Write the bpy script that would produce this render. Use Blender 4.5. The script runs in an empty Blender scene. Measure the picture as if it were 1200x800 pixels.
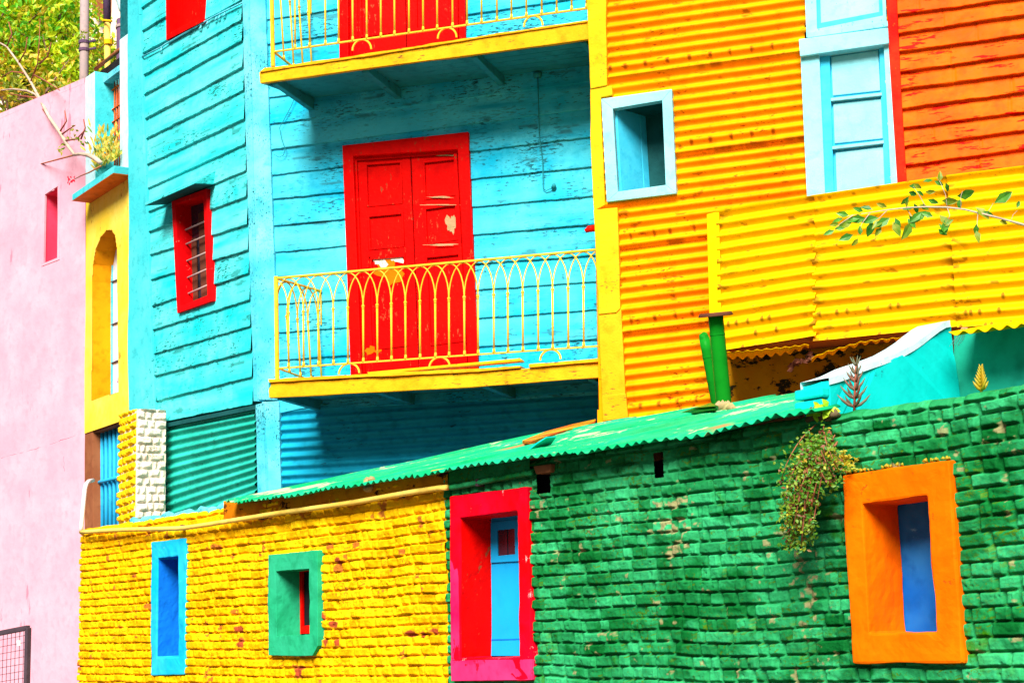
import bpy, bmesh, math, random
import numpy as np
from mathutils import Vector, Matrix
random.seed(7); RNG = np.random.default_rng(7)
S = bpy.context.scene; C = S.collection

# ------------------------------------------------------------------ camera
F = 1850.0; PITCH = math.atan(330/F); ROLL = .03
EYE = np.array([0, 0, 1.6])
_f = np.array([0, math.cos(PITCH), math.sin(PITCH)]); _v = np.array([0, -math.sin(PITCH), math.cos(PITCH)]); _h = np.array([1., 0, 0])
CR = math.cos(ROLL)*_h - math.sin(ROLL)*_v; CU = math.sin(ROLL)*_h + math.cos(ROLL)*_v
cd = bpy.data.cameras.new('camera'); cam = bpy.data.objects.new('camera', cd); C.objects.link(cam); S.camera = cam
cam.matrix_world = Matrix(((CR[0], CU[0], -_f[0], 0), (CR[1], CU[1], -_f[1], 0), (CR[2], CU[2], -_f[2], 1.6), (0, 0, 0, 1)))
cd.sensor_fit = 'HORIZONTAL'; cd.sensor_width = 36; cd.lens = 36*F/1200; cd.clip_end = 2000

def ray(px, py): return _f*F + CR*(px-600) + CU*(400-py)
def proj(P):
    d = np.asarray(P) - EYE; z = d@_f
    return 600+F*(d@CR)/z, 400-F*(d@CU)/z
def V(*a): return np.array(a, float)
def unit(a): a = np.asarray(a, float); return a/np.linalg.norm(a)

class Plane:                      # a wall plane in the world: O a point, u to the right, w up, n out to the street
    def __init__(s, O, u, w=(0, 0, 1)):
        s.O = np.asarray(O, float); s.u = unit(u); s.w = unit(w); s.n = unit(np.cross(s.u, s.w))
        if s.n@(EYE-s.O) < 0: s.n = -s.n
    def at(s, px, py, off=0.):
        r = ray(px, py); t = ((s.O+s.n*off-EYE)@s.n)/(r@s.n); return EYE+r*t
    def uz(s, P): d = np.asarray(P)-s.O; return d@s.u, (np.asarray(P)@V(0, 0, 1))
    def pt(s, U, z, off=0.):      # point at U along the wall and height z
        P = s.O+s.u*U; t = (z-P[2])/s.w[2]; return P+s.w*t+s.n*off
def udir(deg): a = math.radians(deg); return V(math.sin(a), -math.cos(a), 0)
def deep(px, py, Y): r = ray(px, py); return EYE+r*(Y/r[1])

PF = Plane(deep(600, 700, 9.5), udir(39))                 # the low brick wall
_B0 = Plane(deep(480, 300, 17.0), udir(72.4))
J0, J1 = _B0.at(291, 0), _B0.at(309, 575)                 # leaning corner of the timber house
PB = Plane(J1, udir(72.4), J0-J1)
PA = Plane(J1, udir(41.6), J0-J1)
PC = Plane(PB.at(780, 300)+PB.n*1.1, udir(72.4))
PE = Plane(deep(840, 300, 14.15), udir(66))
PD = Plane(PA.at(150, 400), udir(33))
PP = Plane(PD.at(99.5, 400), udir(47))
PG = Plane(PF.at(970, 480, -.04), -PF.n)                  # plane of the parapet, square to the brick wall
PG.n = PF.u.copy()

# ------------------------------------------------------------------ noise
def _hash(i, j, s):
    x = (i.astype(np.int64)*374761393 + j.astype(np.int64)*668265263 + s*2147483647) & 0xffffffff
    x = ((x ^ (x >> 13))*1274126177) & 0xffffffff
    return ((x ^ (x >> 16)) & 0xffff)/65535.
def vn(x, y, s=0):
    i = np.floor(x); j = np.floor(y); a = x-i; b = y-j; a = a*a*(3-2*a); b = b*b*(3-2*b)
    return (_hash(i, j, s)*(1-a)+_hash(i+1, j, s)*a)*(1-b)+(_hash(i, j+1, s)*(1-a)+_hash(i+1, j+1, s)*a)*b
def fbm(x, y, s=0, o=4):
    t = 0; a = .5
    for k in range(o): t = t+a*(vn(x*2**k, y*2**k, s+k)-.5)*2; a *= .5
    return t
def sstep(a, b, x): t = np.clip((x-a)/(b-a), 0, 1); return t*t*(3-2*t)

# ------------------------------------------------------------------ materials
def lin(c): return tuple(((v/255)/12.92 if v <= 10 else (((v/255)+.055)/1.055)**2.4) for v in c)
def paint(name, col, alt=None, chip=None, chipamt=.0, chipscale=60, stretch=(1, 4), rough=.55, bump=.25, bscale=40, var=.18, streak=0., spec=.03, wear=None, big=None):
    """painted surface: base colour, slow drift to alt, small chips, bump"""
    m = bpy.data.materials.new(name); m.use_nodes = True; nt = m.node_tree; N = nt.nodes; L = nt.links
    b = N['Principled BSDF']; b.inputs['Specular IOR Level'].default_value = spec
    tc = N.new('ShaderNodeTexCoord'); 
    def noise(sc, det, src='Object', scale=None, rough_=.55):
        n = N.new('ShaderNodeTexNoise'); n.inputs['Scale'].default_value = sc; n.inputs['Detail'].default_value = det; n.inputs['Roughness'].default_value = rough_
        if scale:
            mp = N.new('ShaderNodeMapping'); mp.inputs['Scale'].default_value = scale; L.new(tc.outputs[src], mp.inputs[0]); L.new(mp.outputs[0], n.inputs[0])
        else: L.new(tc.outputs[src], n.inputs[0])
        return n.outputs['Fac']
    def ramp(fac, a, bb):
        r = N.new('ShaderNodeMapRange'); r.inputs[1].default_value = a; r.inputs[2].default_value = bb; L.new(fac, r.inputs[0]); return r.outputs[0]
    def mix(fac, c1, c2):
        x = N.new('ShaderNodeMix'); x.data_type = 'RGBA'
        if isinstance(fac, float): x.inputs[0].default_value = fac
        else: L.new(fac, x.inputs[0])
        for k, c in ((6, c1), (7, c2)):
            if isinstance(c, tuple): x.inputs[k].default_value = (*c[:3], 1)
            else: L.new(c, x.inputs[k])
        return x.outputs[2]
    alt = alt or tuple(min(1, v*1.35+.004) for v in col)
    cur = mix(ramp(noise(1.7, 4), .35, .7), col, alt)
    dk = tuple(v*(1-var*1.6) for v in col)
    cur = mix(ramp(noise(9, 5), .5, .8), cur, dk)
    if streak:
        r = ramp(noise(1, 5, 'UV', (3*streak, 30*streak, 1), .7), .55, .7)
        cur = mix(r, cur, tuple(min(1, v*1.25+.04) for v in col))
    if big:
        cur = mix(ramp(noise(big[1], 6, 'Object', None, .7), big[2], big[2]+.05), cur, big[0])
    if chip:
        n1 = noise(1, 7, 'UV', (chipscale/stretch[1], chipscale/stretch[0], 1), .72)
        n2 = noise(2.3, 3)
        mm = N.new('ShaderNodeMath'); mm.operation = 'MULTIPLY_ADD'; L.new(n2, mm.inputs[0]); mm.inputs[1].default_value = .35; L.new(n1, mm.inputs[2])
        cf = ramp(mm.outputs[0], .92-chipamt, .945-chipamt)
        cur = mix(cf, cur, chip)
    if wear:
        ta = N.new('ShaderNodeAttribute'); ta.attribute_name = 'tone'; cur = mix(ta.outputs['Fac'], cur, tuple(min(1, v*1.22+.002) for v in alt))
        tb = N.new('ShaderNodeAttribute'); tb.attribute_name = 'tone2'; cur = mix(tb.outputs['Fac'], cur, tuple(v*(.6 if name.startswith('green') else .80) for v in col))
        at = N.new('ShaderNodeAttribute'); at.attribute_name = 'wear'
        cur = mix(at.outputs['Fac'], cur, wear)
    L.new(cur, b.inputs['Base Color'])
    rr = N.new('ShaderNodeMapRange'); L.new(noise(14, 4), rr.inputs[0]); rr.inputs[3].default_value = rough-.12; rr.inputs[4].default_value = min(1, rough+.18); L.new(rr.outputs[0], b.inputs['Roughness'])
    bn = N.new('ShaderNodeBump'); bn.inputs['Strength'].default_value = bump; bn.inputs['Distance'].default_value = .01
    src = noise(bscale, 6)
    if chip:
        ad = N.new('ShaderNodeMath'); ad.operation = 'MULTIPLY_ADD'; L.new(cf, ad.inputs[0]); ad.inputs[1].default_value = -.25; L.new(src, ad.inputs[2]); src = ad.outputs[0]
    L.new(src, bn.inputs['Height']); L.new(bn.outputs[0], b.inputs['Normal'])
    return m

CY = (.055, .46, .60)
M = {}
def mats():
    a = M
    a['board'] = paint('cyan_board_paint', (.006, .45, .68), (.09, .64, .76), (.012, .10, .13), .18, 46, (1, 4), .55, .3, 60, .15, 1., wear=(.03, .17, .20))
    a['boardA'] = paint('aqua_board_paint', (.006, .60, .62), (.13, .74, .73), (.01, .13, .12), .192, 46, (1, 4), .55, .35, 60, .15, 1., wear=(.02, .20, .19))
    a['post'] = paint('pale_cyan_post_paint', (.05, .50, .62), (.20, .66, .74), (.01, .11, .14), .17, 60, (2, 1), .55, .35, 50)
    a['cyanplaster'] = paint('cyan_plaster', (.04, .50, .55), (.10, .60, .62), (.01, .20, .22), .10, 20, (1, 1), .7, .5, 30)
    a['whiteplaster'] = paint('white_plaster', (.46, .66, .68), None, (.2, .3, .3), .08, 25, (1, 1), .7, .3, 30)
    a['tealcorr'] = paint('teal_corrugated_paint', (.015, .36, .27), (.03, .48, .38), (.01, .16, .12), .12, 26, (1, 3), .4, .12, 30)
    a['cyancorr'] = paint('blue_corrugated_paint', (.006, .30, .46), (.012, .40, .58), (.01, .1, .15), .10, 26, (1, 3), .4, .12, 30)
    a['red'] = paint('red_door_paint', (.68, .001, .001), (.78, .003, .001), (.33, .06, .02), .125, 24, (3, 1), .42, .3, 30, .16)
    a['redworn'] = paint('worn_red_paint', (.68, .002, .004), (.78, .005, .006), (.75, .35, .25), .08, 18, (1, 1), .45, .3, 30)
    a['redplaster'] = paint('red_plaster', (.72, .001, .003), (.70, .002, .03), (.75, .4, .4), .12, 14, (2, 1), .5, .3, 20)
    a['pinkred'] = paint('magenta_plaster', (.68, .002, .07), (.76, .05, .20), (.5, .005, .03), .16, 10, (2, 1), .5, .25, 20)
    a['yellowtrim'] = paint('yellow_trim_paint', (.74, .40, .006), (.80, .47, .01), (.25, .10, .02), .13, 50, (1, 2), .5, .35, 50)
    a['orangetrim'] = paint('ochre_fascia_paint', (.74, .33, .006), (.78, .40, .01), (.10, .05, .02), .13, 45, (1, 5), .5, .4, 50)
    a['iron'] = paint('yellow_iron_paint', (.76, .46, .02), (.80, .52, .05), (.3, .14, .02), .11, 60, (1, 1), .4, .2, 60)
    a['corrC'] = paint('amber_corrugated_paint', (.86, .27, .0005), (.90, .35, .001), (.30, .045, .004), .125, 34, (1, 3), .42, .15, 30, .10, wear=(.20, .03, .003))
    a['corrE'] = paint('bright_yellow_corrugated_paint', (.88, .47, .0005), (.92, .52, .001), (.32, .17, .01), .10, 28, (1, 3), .42, .15, 30, .08, wear=(.16, .05, .006))
    a['lightcyan'] = paint('light_cyan_joinery', (.22, .62, .68), (.32, .70, .74), (.03, .25, .30), .09, 40, (3, 1), .5, .25, 40, .12)
    a['lightcyan2'] = paint('cyan_shutter_paint', (.03, .50, .74), (.08, .60, .80), (.02, .3, .4), .07, 40, (3, 1), .5, .2, 40, .10)
    a['seam'] = paint('dark_seam', (.02, .08, .1))
    a['dark'] = paint('dark_interior', (.012, .012, .014))
    a['redboard'] = paint('red_trim_board', (.76, .004, .001), (.76, .03, .006), (.5, .1, .01), .1, 30, (3, 1), .4, .2)
    a['orangeclap'] = paint('orange_clapboard_paint', (.84, .075, .0003), (.88, .135, .0005), (.66, .004, .0005), .175, 13, (1, 6), .45, .3, 40)
    a['darkteal'] = paint('dark_teal_tin_and_shade', (.008, .07, .07), None, (.1, .05, .02), .1, 30)
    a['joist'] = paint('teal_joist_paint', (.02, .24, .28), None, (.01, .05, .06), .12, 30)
    a['ybrick'] = paint('yellow_brick_paint', (.84, .41, .001), (.88, .50, .003), (.22, .085, .006), .15, 62, (1, 1.2), .6, .55, 45, .12, wear=(.35, .06, .02))
    a['gbrick'] = paint('green_brick_paint', (.004, .165, .028), (.03, .35, .13), (.06, .16, .006), .175, 45, (1, 1.2), .5, .5, 45, .2, wear=(.32, .26, .12), big=((.03, .16, .004), 1.6, .60))
    a['band'] = paint('burnt_orange_render', (.50, .13, .003), (.66, .27, .003), (.05, .012, .004), .16, 10, (1, 2), .6, .6, 20)
    a['dirtyorange'] = paint('stained_ochre_render', (.66, .25, .006), (.74, .36, .008), (.03, .025, .012), .20, 8, (1, 1.5), .7, .6, 12)
    a['bluesur'] = paint('azure_surround_paint', (.003, .42, .70), (.03, .50, .72), (.4, .6, .6), .07, 20, (1, 1), .5, .3, 18)
    a['bluein'] = paint('deep_blue_reveal', (.005, .16, .66), (.006, .20, .74), None, 0, 1, (1, 1), .5, .2, 18)
    a['greensur'] = paint('green_surround_paint', (.012, .34, .14), (.03, .42, .22), (.3, .5, .35), .05, 20, (1, 1), .55, .35, 18)
    a['orangesur'] = paint('orange_surround_paint', (.84, .12, .0005), (.88, .17, .001), (.50, .07, .004), .09, 14, (1, 1), .55, .45, 16, .1)
    a['bluepanel'] = paint('glossy_blue_panel', (.006, .12, .50), (.04, .30, .66), (.10, .4, .7), .10, 6, (1, 2), .3, .1, 10)
    a['bluedoor'] = paint('sky_blue_shutter', (.008, .36, .78), (.01, .42, .82), None, 0, 1, (1, 1), .45, .1, 20, .05)
    a['pane'] = paint('dark_glass', (.02, .018, .03), rough=.15, spec=.6, bump=.02)
    a['whitepane'] = paint('frosted_white_pane', (.62, .66, .70), None, (.3, .2, .35), .12, 6, (1, 1), .3)
    a['roof'] = paint('green_roof_paint', (.003, .33, .11), (.012, .46, .22), (.45, .60, .28), .17, 12, (1, 9), .42, .12, 30, .15, 1.5, wear=(.45, .12, .04))
    a['pipe'] = paint('green_pipe_paint', (.004, .19, .010), (.008, .25, .014), (.2, .12, .03), .06, 30, (1, 1), .32, .1, 30)
    a['rustcap'] = paint('rusty_cap', (.10, .035, .02), (.16, .05, .03), None, 0, 1, (1, 1), .6, .4)
    a['pink'] = paint('pink_render', (.70, .31, .39), (.76, .40, .47), (.60, .20, .27), .13, 1.6, (7, 1), .75, .5, 9, .05)
    a['pinkrev'] = paint('deep_pink_reveal', (.70, .05, .11), None, None, 0, 1, (1, 1), .7, .2, 9, .05)
    a['yellowplaster'] = paint('yellow_plaster', (.90, .60, .04), (.92, .68, .12), (.5, .2, .02), .10, 7, (3, 1), .6, .4, 16, .08)
    a['amberrev'] = paint('amber_reveal', (.76, .24, .003), (.80, .31, .004), (.3, .1, .01), .08, 12, (1, 1), .6, .3, 16)
    a['orangeunder'] = paint('orange_ledge_underside', (.62, .14, .01), None, None)
    a['bars'] = paint('blue_bar_paint', (.02, .34, .62), (.03, .42, .68), None, 0, 1, (1, 1), .35, .1)
    a['grill'] = paint('orange_red_grille', (.62, .08, .01), (.7, .16, .01), (.3, .05, .01), .1)
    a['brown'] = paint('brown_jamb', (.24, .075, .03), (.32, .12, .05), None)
    a['ybrick2'] = paint('yellow_pier_brick', (.80, .46, .004), (.84, .54, .01), (.4, .2, .02), .12, 40, (1, 1), .6, .4, 40)
    a['wbrick'] = paint('cream_pier_brick', (.72, .60, .46), (.80, .72, .62), (.35, .22, .14), .13, 30, (1, 1), .7, .4, 40)
    a['creamwall'] = paint('cream_render', (.76, .66, .52), (.80, .56, .44), (.5, .3, .2), .1, 4, (1, 1), .8, .3)
    a['polemetal'] = paint('weathered_pole', (.30, .24, .25), (.40, .28, .24), (.2, .1, .06), .12, 20)
    a['purplemetal'] = paint('dark_purple_metal', (.07, .045, .10), (.15, .08, .12), None)
    a['mesh'] = paint('dark_steel', (.06, .04, .05), None, None)
    a['whitemetal'] = paint('offwhite_conduit', (.74, .62, .60), None, None)
    a['yellowpipe'] = paint('yellow_conduit', (.80, .52, .08), (.84, .60, .14), (.4, .2, .02), .08, 30)
    a['turq'] = paint('turquoise_parapet_paint', (.002, .54, .50), (.008, .62, .58), (.01, .22, .24), .08, 12, (1, 1), .5, .4, 10, .06)
    a['teal'] = paint('teal_render', (.012, .34, .22), (.02, .42, .30), (.01, .18, .10), .10, 6, (1, 1), .6, .4, 10)
    a['leaf'] = leafmat('leaf_green', (.09, .32, .015), (.03, .18, .015))
    a['leafy'] = leafmat('leaf_lime', (.74, .74, .01), (.36, .66, .01))
    a['leafg'] = leafmat('leaf_fresh', (.10, .48, .02), (.22, .60, .02))
    a['leafg2'] = leafmat('leaf_moss', (.07, .24, .008), (.24, .34, .01))
    a['leafd'] = leafmat('leaf_dead_red', (.22, .05, .03), (.30, .12, .03))
    a['leafo'] = leafmat('leaf_olive', (.12, .26, .012), (.34, .34, .01))
    a['leafr'] = leafmat('leaf_rust', (.66, .36, .03), (.66, .60, .02))
    a['succ'] = leafmat('succulent_leaf', (.30, .12, .08), (.12, .20, .10))
    a['tuft'] = leafmat('yellow_leaf', (.62, .36, .01), (.34, .42, .01))
    a['bark'] = paint('bark', (.22, .12, .08), (.32, .18, .12), None, bump=.6)
    a['bark2'] = paint('pale_bark', (.42, .30, .22), (.56, .44, .34), None, bump=.6)
    a['stem'] = paint('reddish_stem', (.28, .07, .05), (.35, .14, .06), None)
    a['flower'] = paint('red_petal', (.66, .01, .03))
    a['asphalt'] = paint('asphalt', (.05, .05, .05), (.07, .07, .07), (.1, .1, .1), .12, 60, rough=.85)
    a['paving'] = paint('paving', (.10, .09, .085), (.16, .15, .14), (.1, .1, .1), .12, 30, rough=.85)
    a['stone'] = paint('crumbled_mortar', (.34, .30, .12), (.46, .24, .14), (.2, .2, .08), .14, 40, rough=.9, bump=.8)
    a['black'] = paint('black_metal', (.015, .014, .02))
    a['plank'] = paint('red_yellow_plank', (.62, .06, .006), (.72, .30, .01), (.75, .45, .02), .2, 14, (1, 6))
    a['grime'] = paint('loose_debris', (.07, .05, .03), (.16, .12, .06), None, bump=.8, rough=.9)
def leafmat(name, c1, c2):
    m = bpy.data.materials.new(name); m.use_nodes = True; nt = m.node_tree; N = nt.nodes; L = nt.links; b = N['Principled BSDF']
    tc = N.new('ShaderNodeTexCoord'); n = N.new('ShaderNodeTexNoise'); n.inputs['Scale'].default_value = 9; L.new(tc.outputs['Object'], n.inputs[0])
    r = N.new('ShaderNodeMapRange'); r.inputs[1].default_value = .35; r.inputs[2].default_value = .65; L.new(n.outputs['Fac'], r.inputs[0])
    x = N.new('ShaderNodeMix'); x.data_type = 'RGBA'; x.inputs[6].default_value = (*c1, 1); x.inputs[7].default_value = (*c2, 1); L.new(r.outputs[0], x.inputs[0])
    L.new(x.outputs[2], b.inputs['Base Color']); b.inputs['Roughness'].default_value = .5
    t = N.new('ShaderNodeBsdfTranslucent'); L.new(x.outputs[2], t.inputs[0]); ms = N.new('ShaderNodeMixShader'); ms.inputs[0].default_value = .35
    L.new(b.outputs[0], ms.inputs[1]); L.new(t.outputs[0], ms.inputs[2]); L.new(ms.outputs[0], N['Material Output'].inputs[0])
    return m
mats()

# ------------------------------------------------------------------ object helpers
BASE = {}
def thing(name, label, cat, loc, group=None, kind=None):
    o = bpy.data.objects.new(name, None); C.objects.link(o); o.location = [float(v) for v in loc]; o.empty_display_size = .2
    o['label'] = label; o['category'] = cat
    if group: o['group'] = group
    if kind: o['kind'] = kind
    BASE[o.name] = np.array([float(v) for v in loc]); return o
def link(name, me, parent, label=None):
    o = bpy.data.objects.new(name, me); C.objects.link(o)
    if parent is not None: o.parent = parent; BASE[o.name] = BASE[parent.name]
    else: BASE[o.name] = np.zeros(3)
    if label: o['label'] = label
    return o
def tag(o, label, cat, group=None):
    o['label'] = label; o['category'] = cat
    if group: o['group'] = group
    return o
class MB:                                       # collects faces, builds ONE mesh object
    def __init__(s): s.v = []; s.f = []; s.mi = []; s.m = 0
    def add(s, vs, fs):
        k = len(s.v); s.v += [np.asarray(p, float) for p in vs]; s.f += [[k+i for i in f] for f in fs]; s.mi += [s.m]*len(fs)
    def slab(s, pts, nrm, d, back=True):         # polygon extruded by -nrm*d
        n = len(pts); pts = [np.asarray(p, float) for p in pts]; q = [p-np.asarray(nrm)*d for p in pts]
        s.add(pts+q, [list(range(n))]+[[i, n+i, n+(i+1) % n, (i+1) % n] for i in range(n)]+([[2*n-1-i for i in range(n)]] if back else []))
    def pslab(s, pl, px, off, d): s.slab([pl.at(x, y, off) for x, y in px], pl.n, d)
    def box(s, c, ax, h):                        # centre, three axes, half sizes
        c = np.asarray(c, float); v = [c+sum(np.asarray(ax[k])*h[k]*sg[k] for k in range(3)) for sg in [(a, b, e) for a in (-1, 1) for b in (-1, 1) for e in (-1, 1)]]
        s.add(v, [[0, 1, 3, 2], [4, 6, 7, 5], [0, 4, 5, 1], [2, 3, 7, 6], [0, 2, 6, 4], [1, 5, 7, 3]])
    def bar(s, a, b, w, d, up):                  # beam a->b, width w along up, depth d across
        a = np.asarray(a, float); b = np.asarray(b, float); t = unit(b-a); x = unit(np.cross(t, up)); y = np.cross(x, t)
        s.box((a+b)/2, (t, y, x), (np.linalg.norm(b-a)/2, w/2, d/2))
    def tube(s, pts, r, seg=8, caps=True):
        pts = [np.asarray(p, float) for p in pts]; n = len(pts); rs = r if hasattr(r, '__len__') else [r]*n; vs = []; ref = None
        for i, p in enumerate(pts):
            t = unit(pts[min(i+1, n-1)]-pts[max(i-1, 0)])
            if ref is None: ref = unit(np.cross(t, V(.31, .2, .93) if abs(t[2]) < .9 else V(1, .1, 0)))
            x = unit(ref-t*(ref@t)); ref = x; y = np.cross(t, x)
            vs += [p+rs[i]*(x*math.cos(2*math.pi*k/seg)+y*math.sin(2*math.pi*k/seg)) for k in range(seg)]
        fs = [[i*seg+k, i*seg+(k+1) % seg, (i+1)*seg+(k+1) % seg, (i+1)*seg+k] for i in range(n-1) for k in range(seg)]
        if caps: fs += [list(range(seg))[::-1], [(n-1)*seg+k for k in range(seg)]]
        s.add(vs, fs)
    def leaf(s, p, d, nrm, L, W, bend=.15):
        d = unit(d); x = unit(np.cross(d, nrm)); z = np.cross(x, d)
        s.add([p, p+d*L*.4+x*W/2+z*W*.12, p+d*L*.75+x*W*.33+z*(W*.1-bend*L*.4), p+d*L-z*bend*L, p+d*L*.75-x*W*.33+z*(W*.1-bend*L*.4), p+d*L*.4-x*W/2+z*W*.12, p+d*L*.45], [[0, 1, 6], [1, 2, 3, 6], [6, 3, 4, 5], [0, 6, 5]])
    def build(s, name, mats_, parent=None, pl=None, bevel=0, smooth=False, label=None, rough=None):
        me = bpy.data.meshes.new(name); base = BASE[parent.name] if parent is not None else np.zeros(3)
        v = np.array(s.v)-base; me.from_pydata(v.tolist(), [], s.f)
        if not isinstance(mats_, (list, tuple)): mats_ = [mats_]
        for m in mats_: me.materials.append(M[m])
        if len(mats_) > 1: me.polygons.foreach_set('material_index', s.mi)
        bm = bmesh.new(); bm.from_mesh(me); bmesh.ops.recalc_face_normals(bm, faces=bm.faces)
        if bevel: bmesh.ops.bevel(bm, geom=list(bm.edges), offset=bevel, segments=2, profile=.6, affect='EDGES', clamp_overlap=True)
        if rough:
            L_ = rough[2] if len(rough) > 2 else .12
            for _ in range(5):
                es = [e for e in bm.edges if e.calc_length() > L_]
                if not es: break
                bmesh.ops.subdivide_edges(bm, edges=es, cuts=1, use_grid_fill=True)
            bm.normal_update(); vv = list(bm.verts); co = np.array([v_.co[:] for v_ in vv])+base; q = co@(pl.u if pl is not None else V(.7, -.7, 0))+co@(pl.n if pl is not None else V(.7, .7, 0))*1.3
            dd = fbm(q*rough[0], co[:, 2]*rough[0], 333, 3)*rough[1]+fbm(q*rough[0]*5, co[:, 2]*rough[0]*5, 334, 2)*rough[1]*.35
            for v_, d_ in zip(vv, dd): v_.co += v_.normal*float(d_)
            bmesh.ops.triangulate(bm, faces=[f_ for f_ in bm.faces if len(f_.verts) > 4])
        bm.to_mesh(me); bm.free()
        if smooth: me.polygons.foreach_set('use_smooth', [True]*len(me.polygons))
        set_uv(me, base, pl)
        return link(name, me, parent, label)
def set_uv(me, base, pl):
    n = len(me.vertices); co = np.empty(n*3); me.vertices.foreach_get('co', co); co = co.reshape(-1, 3)+base
    u = co@(pl.u if pl is not None else V(.7, -.7, 0)); li = np.empty(len(me.loops), int); me.loops.foreach_get('vertex_index', li)
    un = co@(pl.n if pl is not None else V(.7, .7, 0))
    uv = np.stack([u+un*.7, co[:, 2]+un*.3], 1)[li]
    me.uv_layers.new(name='UVMap').data.foreach_set('uv', uv.ravel().astype(np.float32))
def grid(name, P, mat, parent, pl, keep=None, wear=None, extra=None, label=None, tones=None):
    """P (ny,nx,3) -> smooth grid mesh; keep (ny-1,nx-1) mask; extra = (verts, faces) closing the solid"""
    ny, nx = P.shape[:2]; base = BASE[parent.name] if parent is not None else np.zeros(3)
    idx = np.arange(ny*nx).reshape(ny, nx); q = np.stack([idx[:-1, :-1], idx[:-1, 1:], idx[1:, 1:], idx[1:, :-1]], -1)
    q = q[keep] if keep is not None else q.reshape(-1, 4)
    v = P.reshape(-1, 3)
    if extra:
        for ev, ef in extra:
            k = len(v); v = np.vstack([v, np.asarray(ev)]); q = np.vstack([q, np.asarray(ef)+k])
    me = bpy.data.meshes.new(name); me.vertices.add(len(v)); me.vertices.foreach_set('co', (v-base).ravel())
    me.loops.add(q.size); me.loops.foreach_set('vertex_index', q.ravel()); me.polygons.add(len(q)); me.polygons.foreach_set('loop_start', np.arange(0, q.size, 4))
    me.polygons.foreach_set('use_smooth', np.ones(len(q), bool)); me.update(calc_edges=True); me.materials.append(M[mat])
    if wear is not None:
        w = np.zeros(len(v), np.float32); w[:ny*nx] = wear.ravel(); me.attributes.new('wear', 'FLOAT', 'POINT').data.foreach_set('value', w)
    for nm, tt in (tones or {}).items():
        w = np.zeros(len(v), np.float32); w[:ny*nx] = tt.ravel(); me.attributes.new(nm, 'FLOAT', 'POINT').data.foreach_set('value', w)
    set_uv(me, base, pl)
    return link(name, me, parent, label)
def inpoly(X, Y, poly):
    r = np.zeros(X.shape, bool); n = len(poly)
    for i in range(n):
        x1, y1 = poly[i]; x2, y2 = poly[(i+1) % n]
        if y1 == y2: continue
        c = ((Y > y1) != (Y > y2)) & (X < (x2-x1)*(Y-y1)/(y2-y1)+x1); r ^= c
    return r
def shrink(poly, k):
    c = np.mean(poly, 0); return [tuple(c+(np.array(p)-c)*(1-k/np.linalg.norm(np.array(p)-c))) for p in poly]
def keepmask(P, holes):
    c = (P[:-1, :-1]+P[1:, 1:])/2; X, Y = proj(c); k = np.ones(X.shape, bool)
    for h in holes: k &= ~inpoly(X, Y, h)
    return k
def frame(mb, pl, outer, inner, off, d_out, d_in):
    """a ring: front face between outer and inner at off, outer sides going back d_out, inner reveal going back d_in"""
    o = [pl.at(x, y, off) for x, y in outer]; i = [pl.at(x, y, off) for x, y in inner]; n = len(o)
    ob = [p-pl.n*d_out for p in o]; ib = [p-pl.n*d_in for p in i]
    mb.add(o+i+ob+ib, [[k, (k+1) % n, n+(k+1) % n, n+k] for k in range(n)]+[[k, 2*n+k, 2*n+(k+1) % n, (k+1) % n] for k in range(n)]+[[n+k, n+(k+1) % n, 3*n+(k+1) % n, 3*n+k] for k in range(n)])

def boards(name, pl, lines, xl, xr, mat, parent, holes, nu=120, lip=.028, seed=0):
    """lap siding: lines = [(yl, yr)] of the lap shadows, top to bottom; xl(y), xr(y) the ends in pixels"""
    rows = []
    for k in range(len(lines)-1):
        (a0, b0), (a1, b1) = lines[k], lines[k+1]
        A0 = pl.at(xl(a0), a0); B0 = pl.at(xr(b0), b0); A1 = pl.at(xl(a1), a1); B1 = pl.at(xr(b1), b1)
        t = np.linspace(0, 1, nu)[:, None]; T = A0+(B0-A0)*t; Bt = A1+(B1-A1)*t
        U = ((T-pl.O)@pl.u); rag = fbm(U*6, U*0+k*3.3, seed+3, 4)*.009+ (fbm(U*28, U*0+k*7.7, seed+5, 2))*.004
        warp = fbm(U*.9, U*0+k*1.7, seed+9, 3)*.008; w = unit(pl.w)
        j = len(rows)
        for s_, o_ in [(0, 0), (.04, .004)]+[(q_, q_*1.04) for q_ in np.linspace(.1, .88, 12)]+[(.93, .98), (.97, 1.)]:
            f = fbm(U*5, U*0+k*3+s_*9, seed+21, 4)*.003
            rows.append(T+(Bt-T)*s_+pl.n*((lip*o_+f+warp*o_)[:, None])+w*(rag*(s_ > .8))[:, None])
        rows.append(Bt+pl.n*((lip+warp)[:, None])+w*rag[:, None])
        rows.append(Bt+w*(rag+.003)[:, None]+pl.n*.001)
    P = np.array(rows); nr = len(rows)//(len(lines)-1); U = (P-pl.O)@pl.u; Z = P[..., 2]; kb = np.repeat(np.arange(len(lines)-1), nr)[:, None]*np.ones((1, nu))
    jp = U[:, :1]+(U[:, -1:]-U[:, :1])*(.15+.7*_hash(kb[:, :1], kb[:, :1]*0, seed+80)); jn = np.abs(U-jp) < .6*abs(U[0, 1]-U[0, 0]); P = P-pl.n*(jn*.007)[..., None]
    w = sstep(.43, .50, fbm(U*2.2, Z*16, seed+81, 5))*.75; t1 = np.clip(_hash(kb, kb*0, seed+82)*.8-.2+fbm(U*.8, Z*7, seed+83, 4)*.8, 0, 1)*.7; t2 = np.clip(fbm(U*1.1, Z*9, seed+84, 5)*1.6-.15, 0, 1)
    return grid(name, P, mat, parent, pl, keepmask(P, holes), w, tones={'tone': t1, 'tone2': t2})

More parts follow.
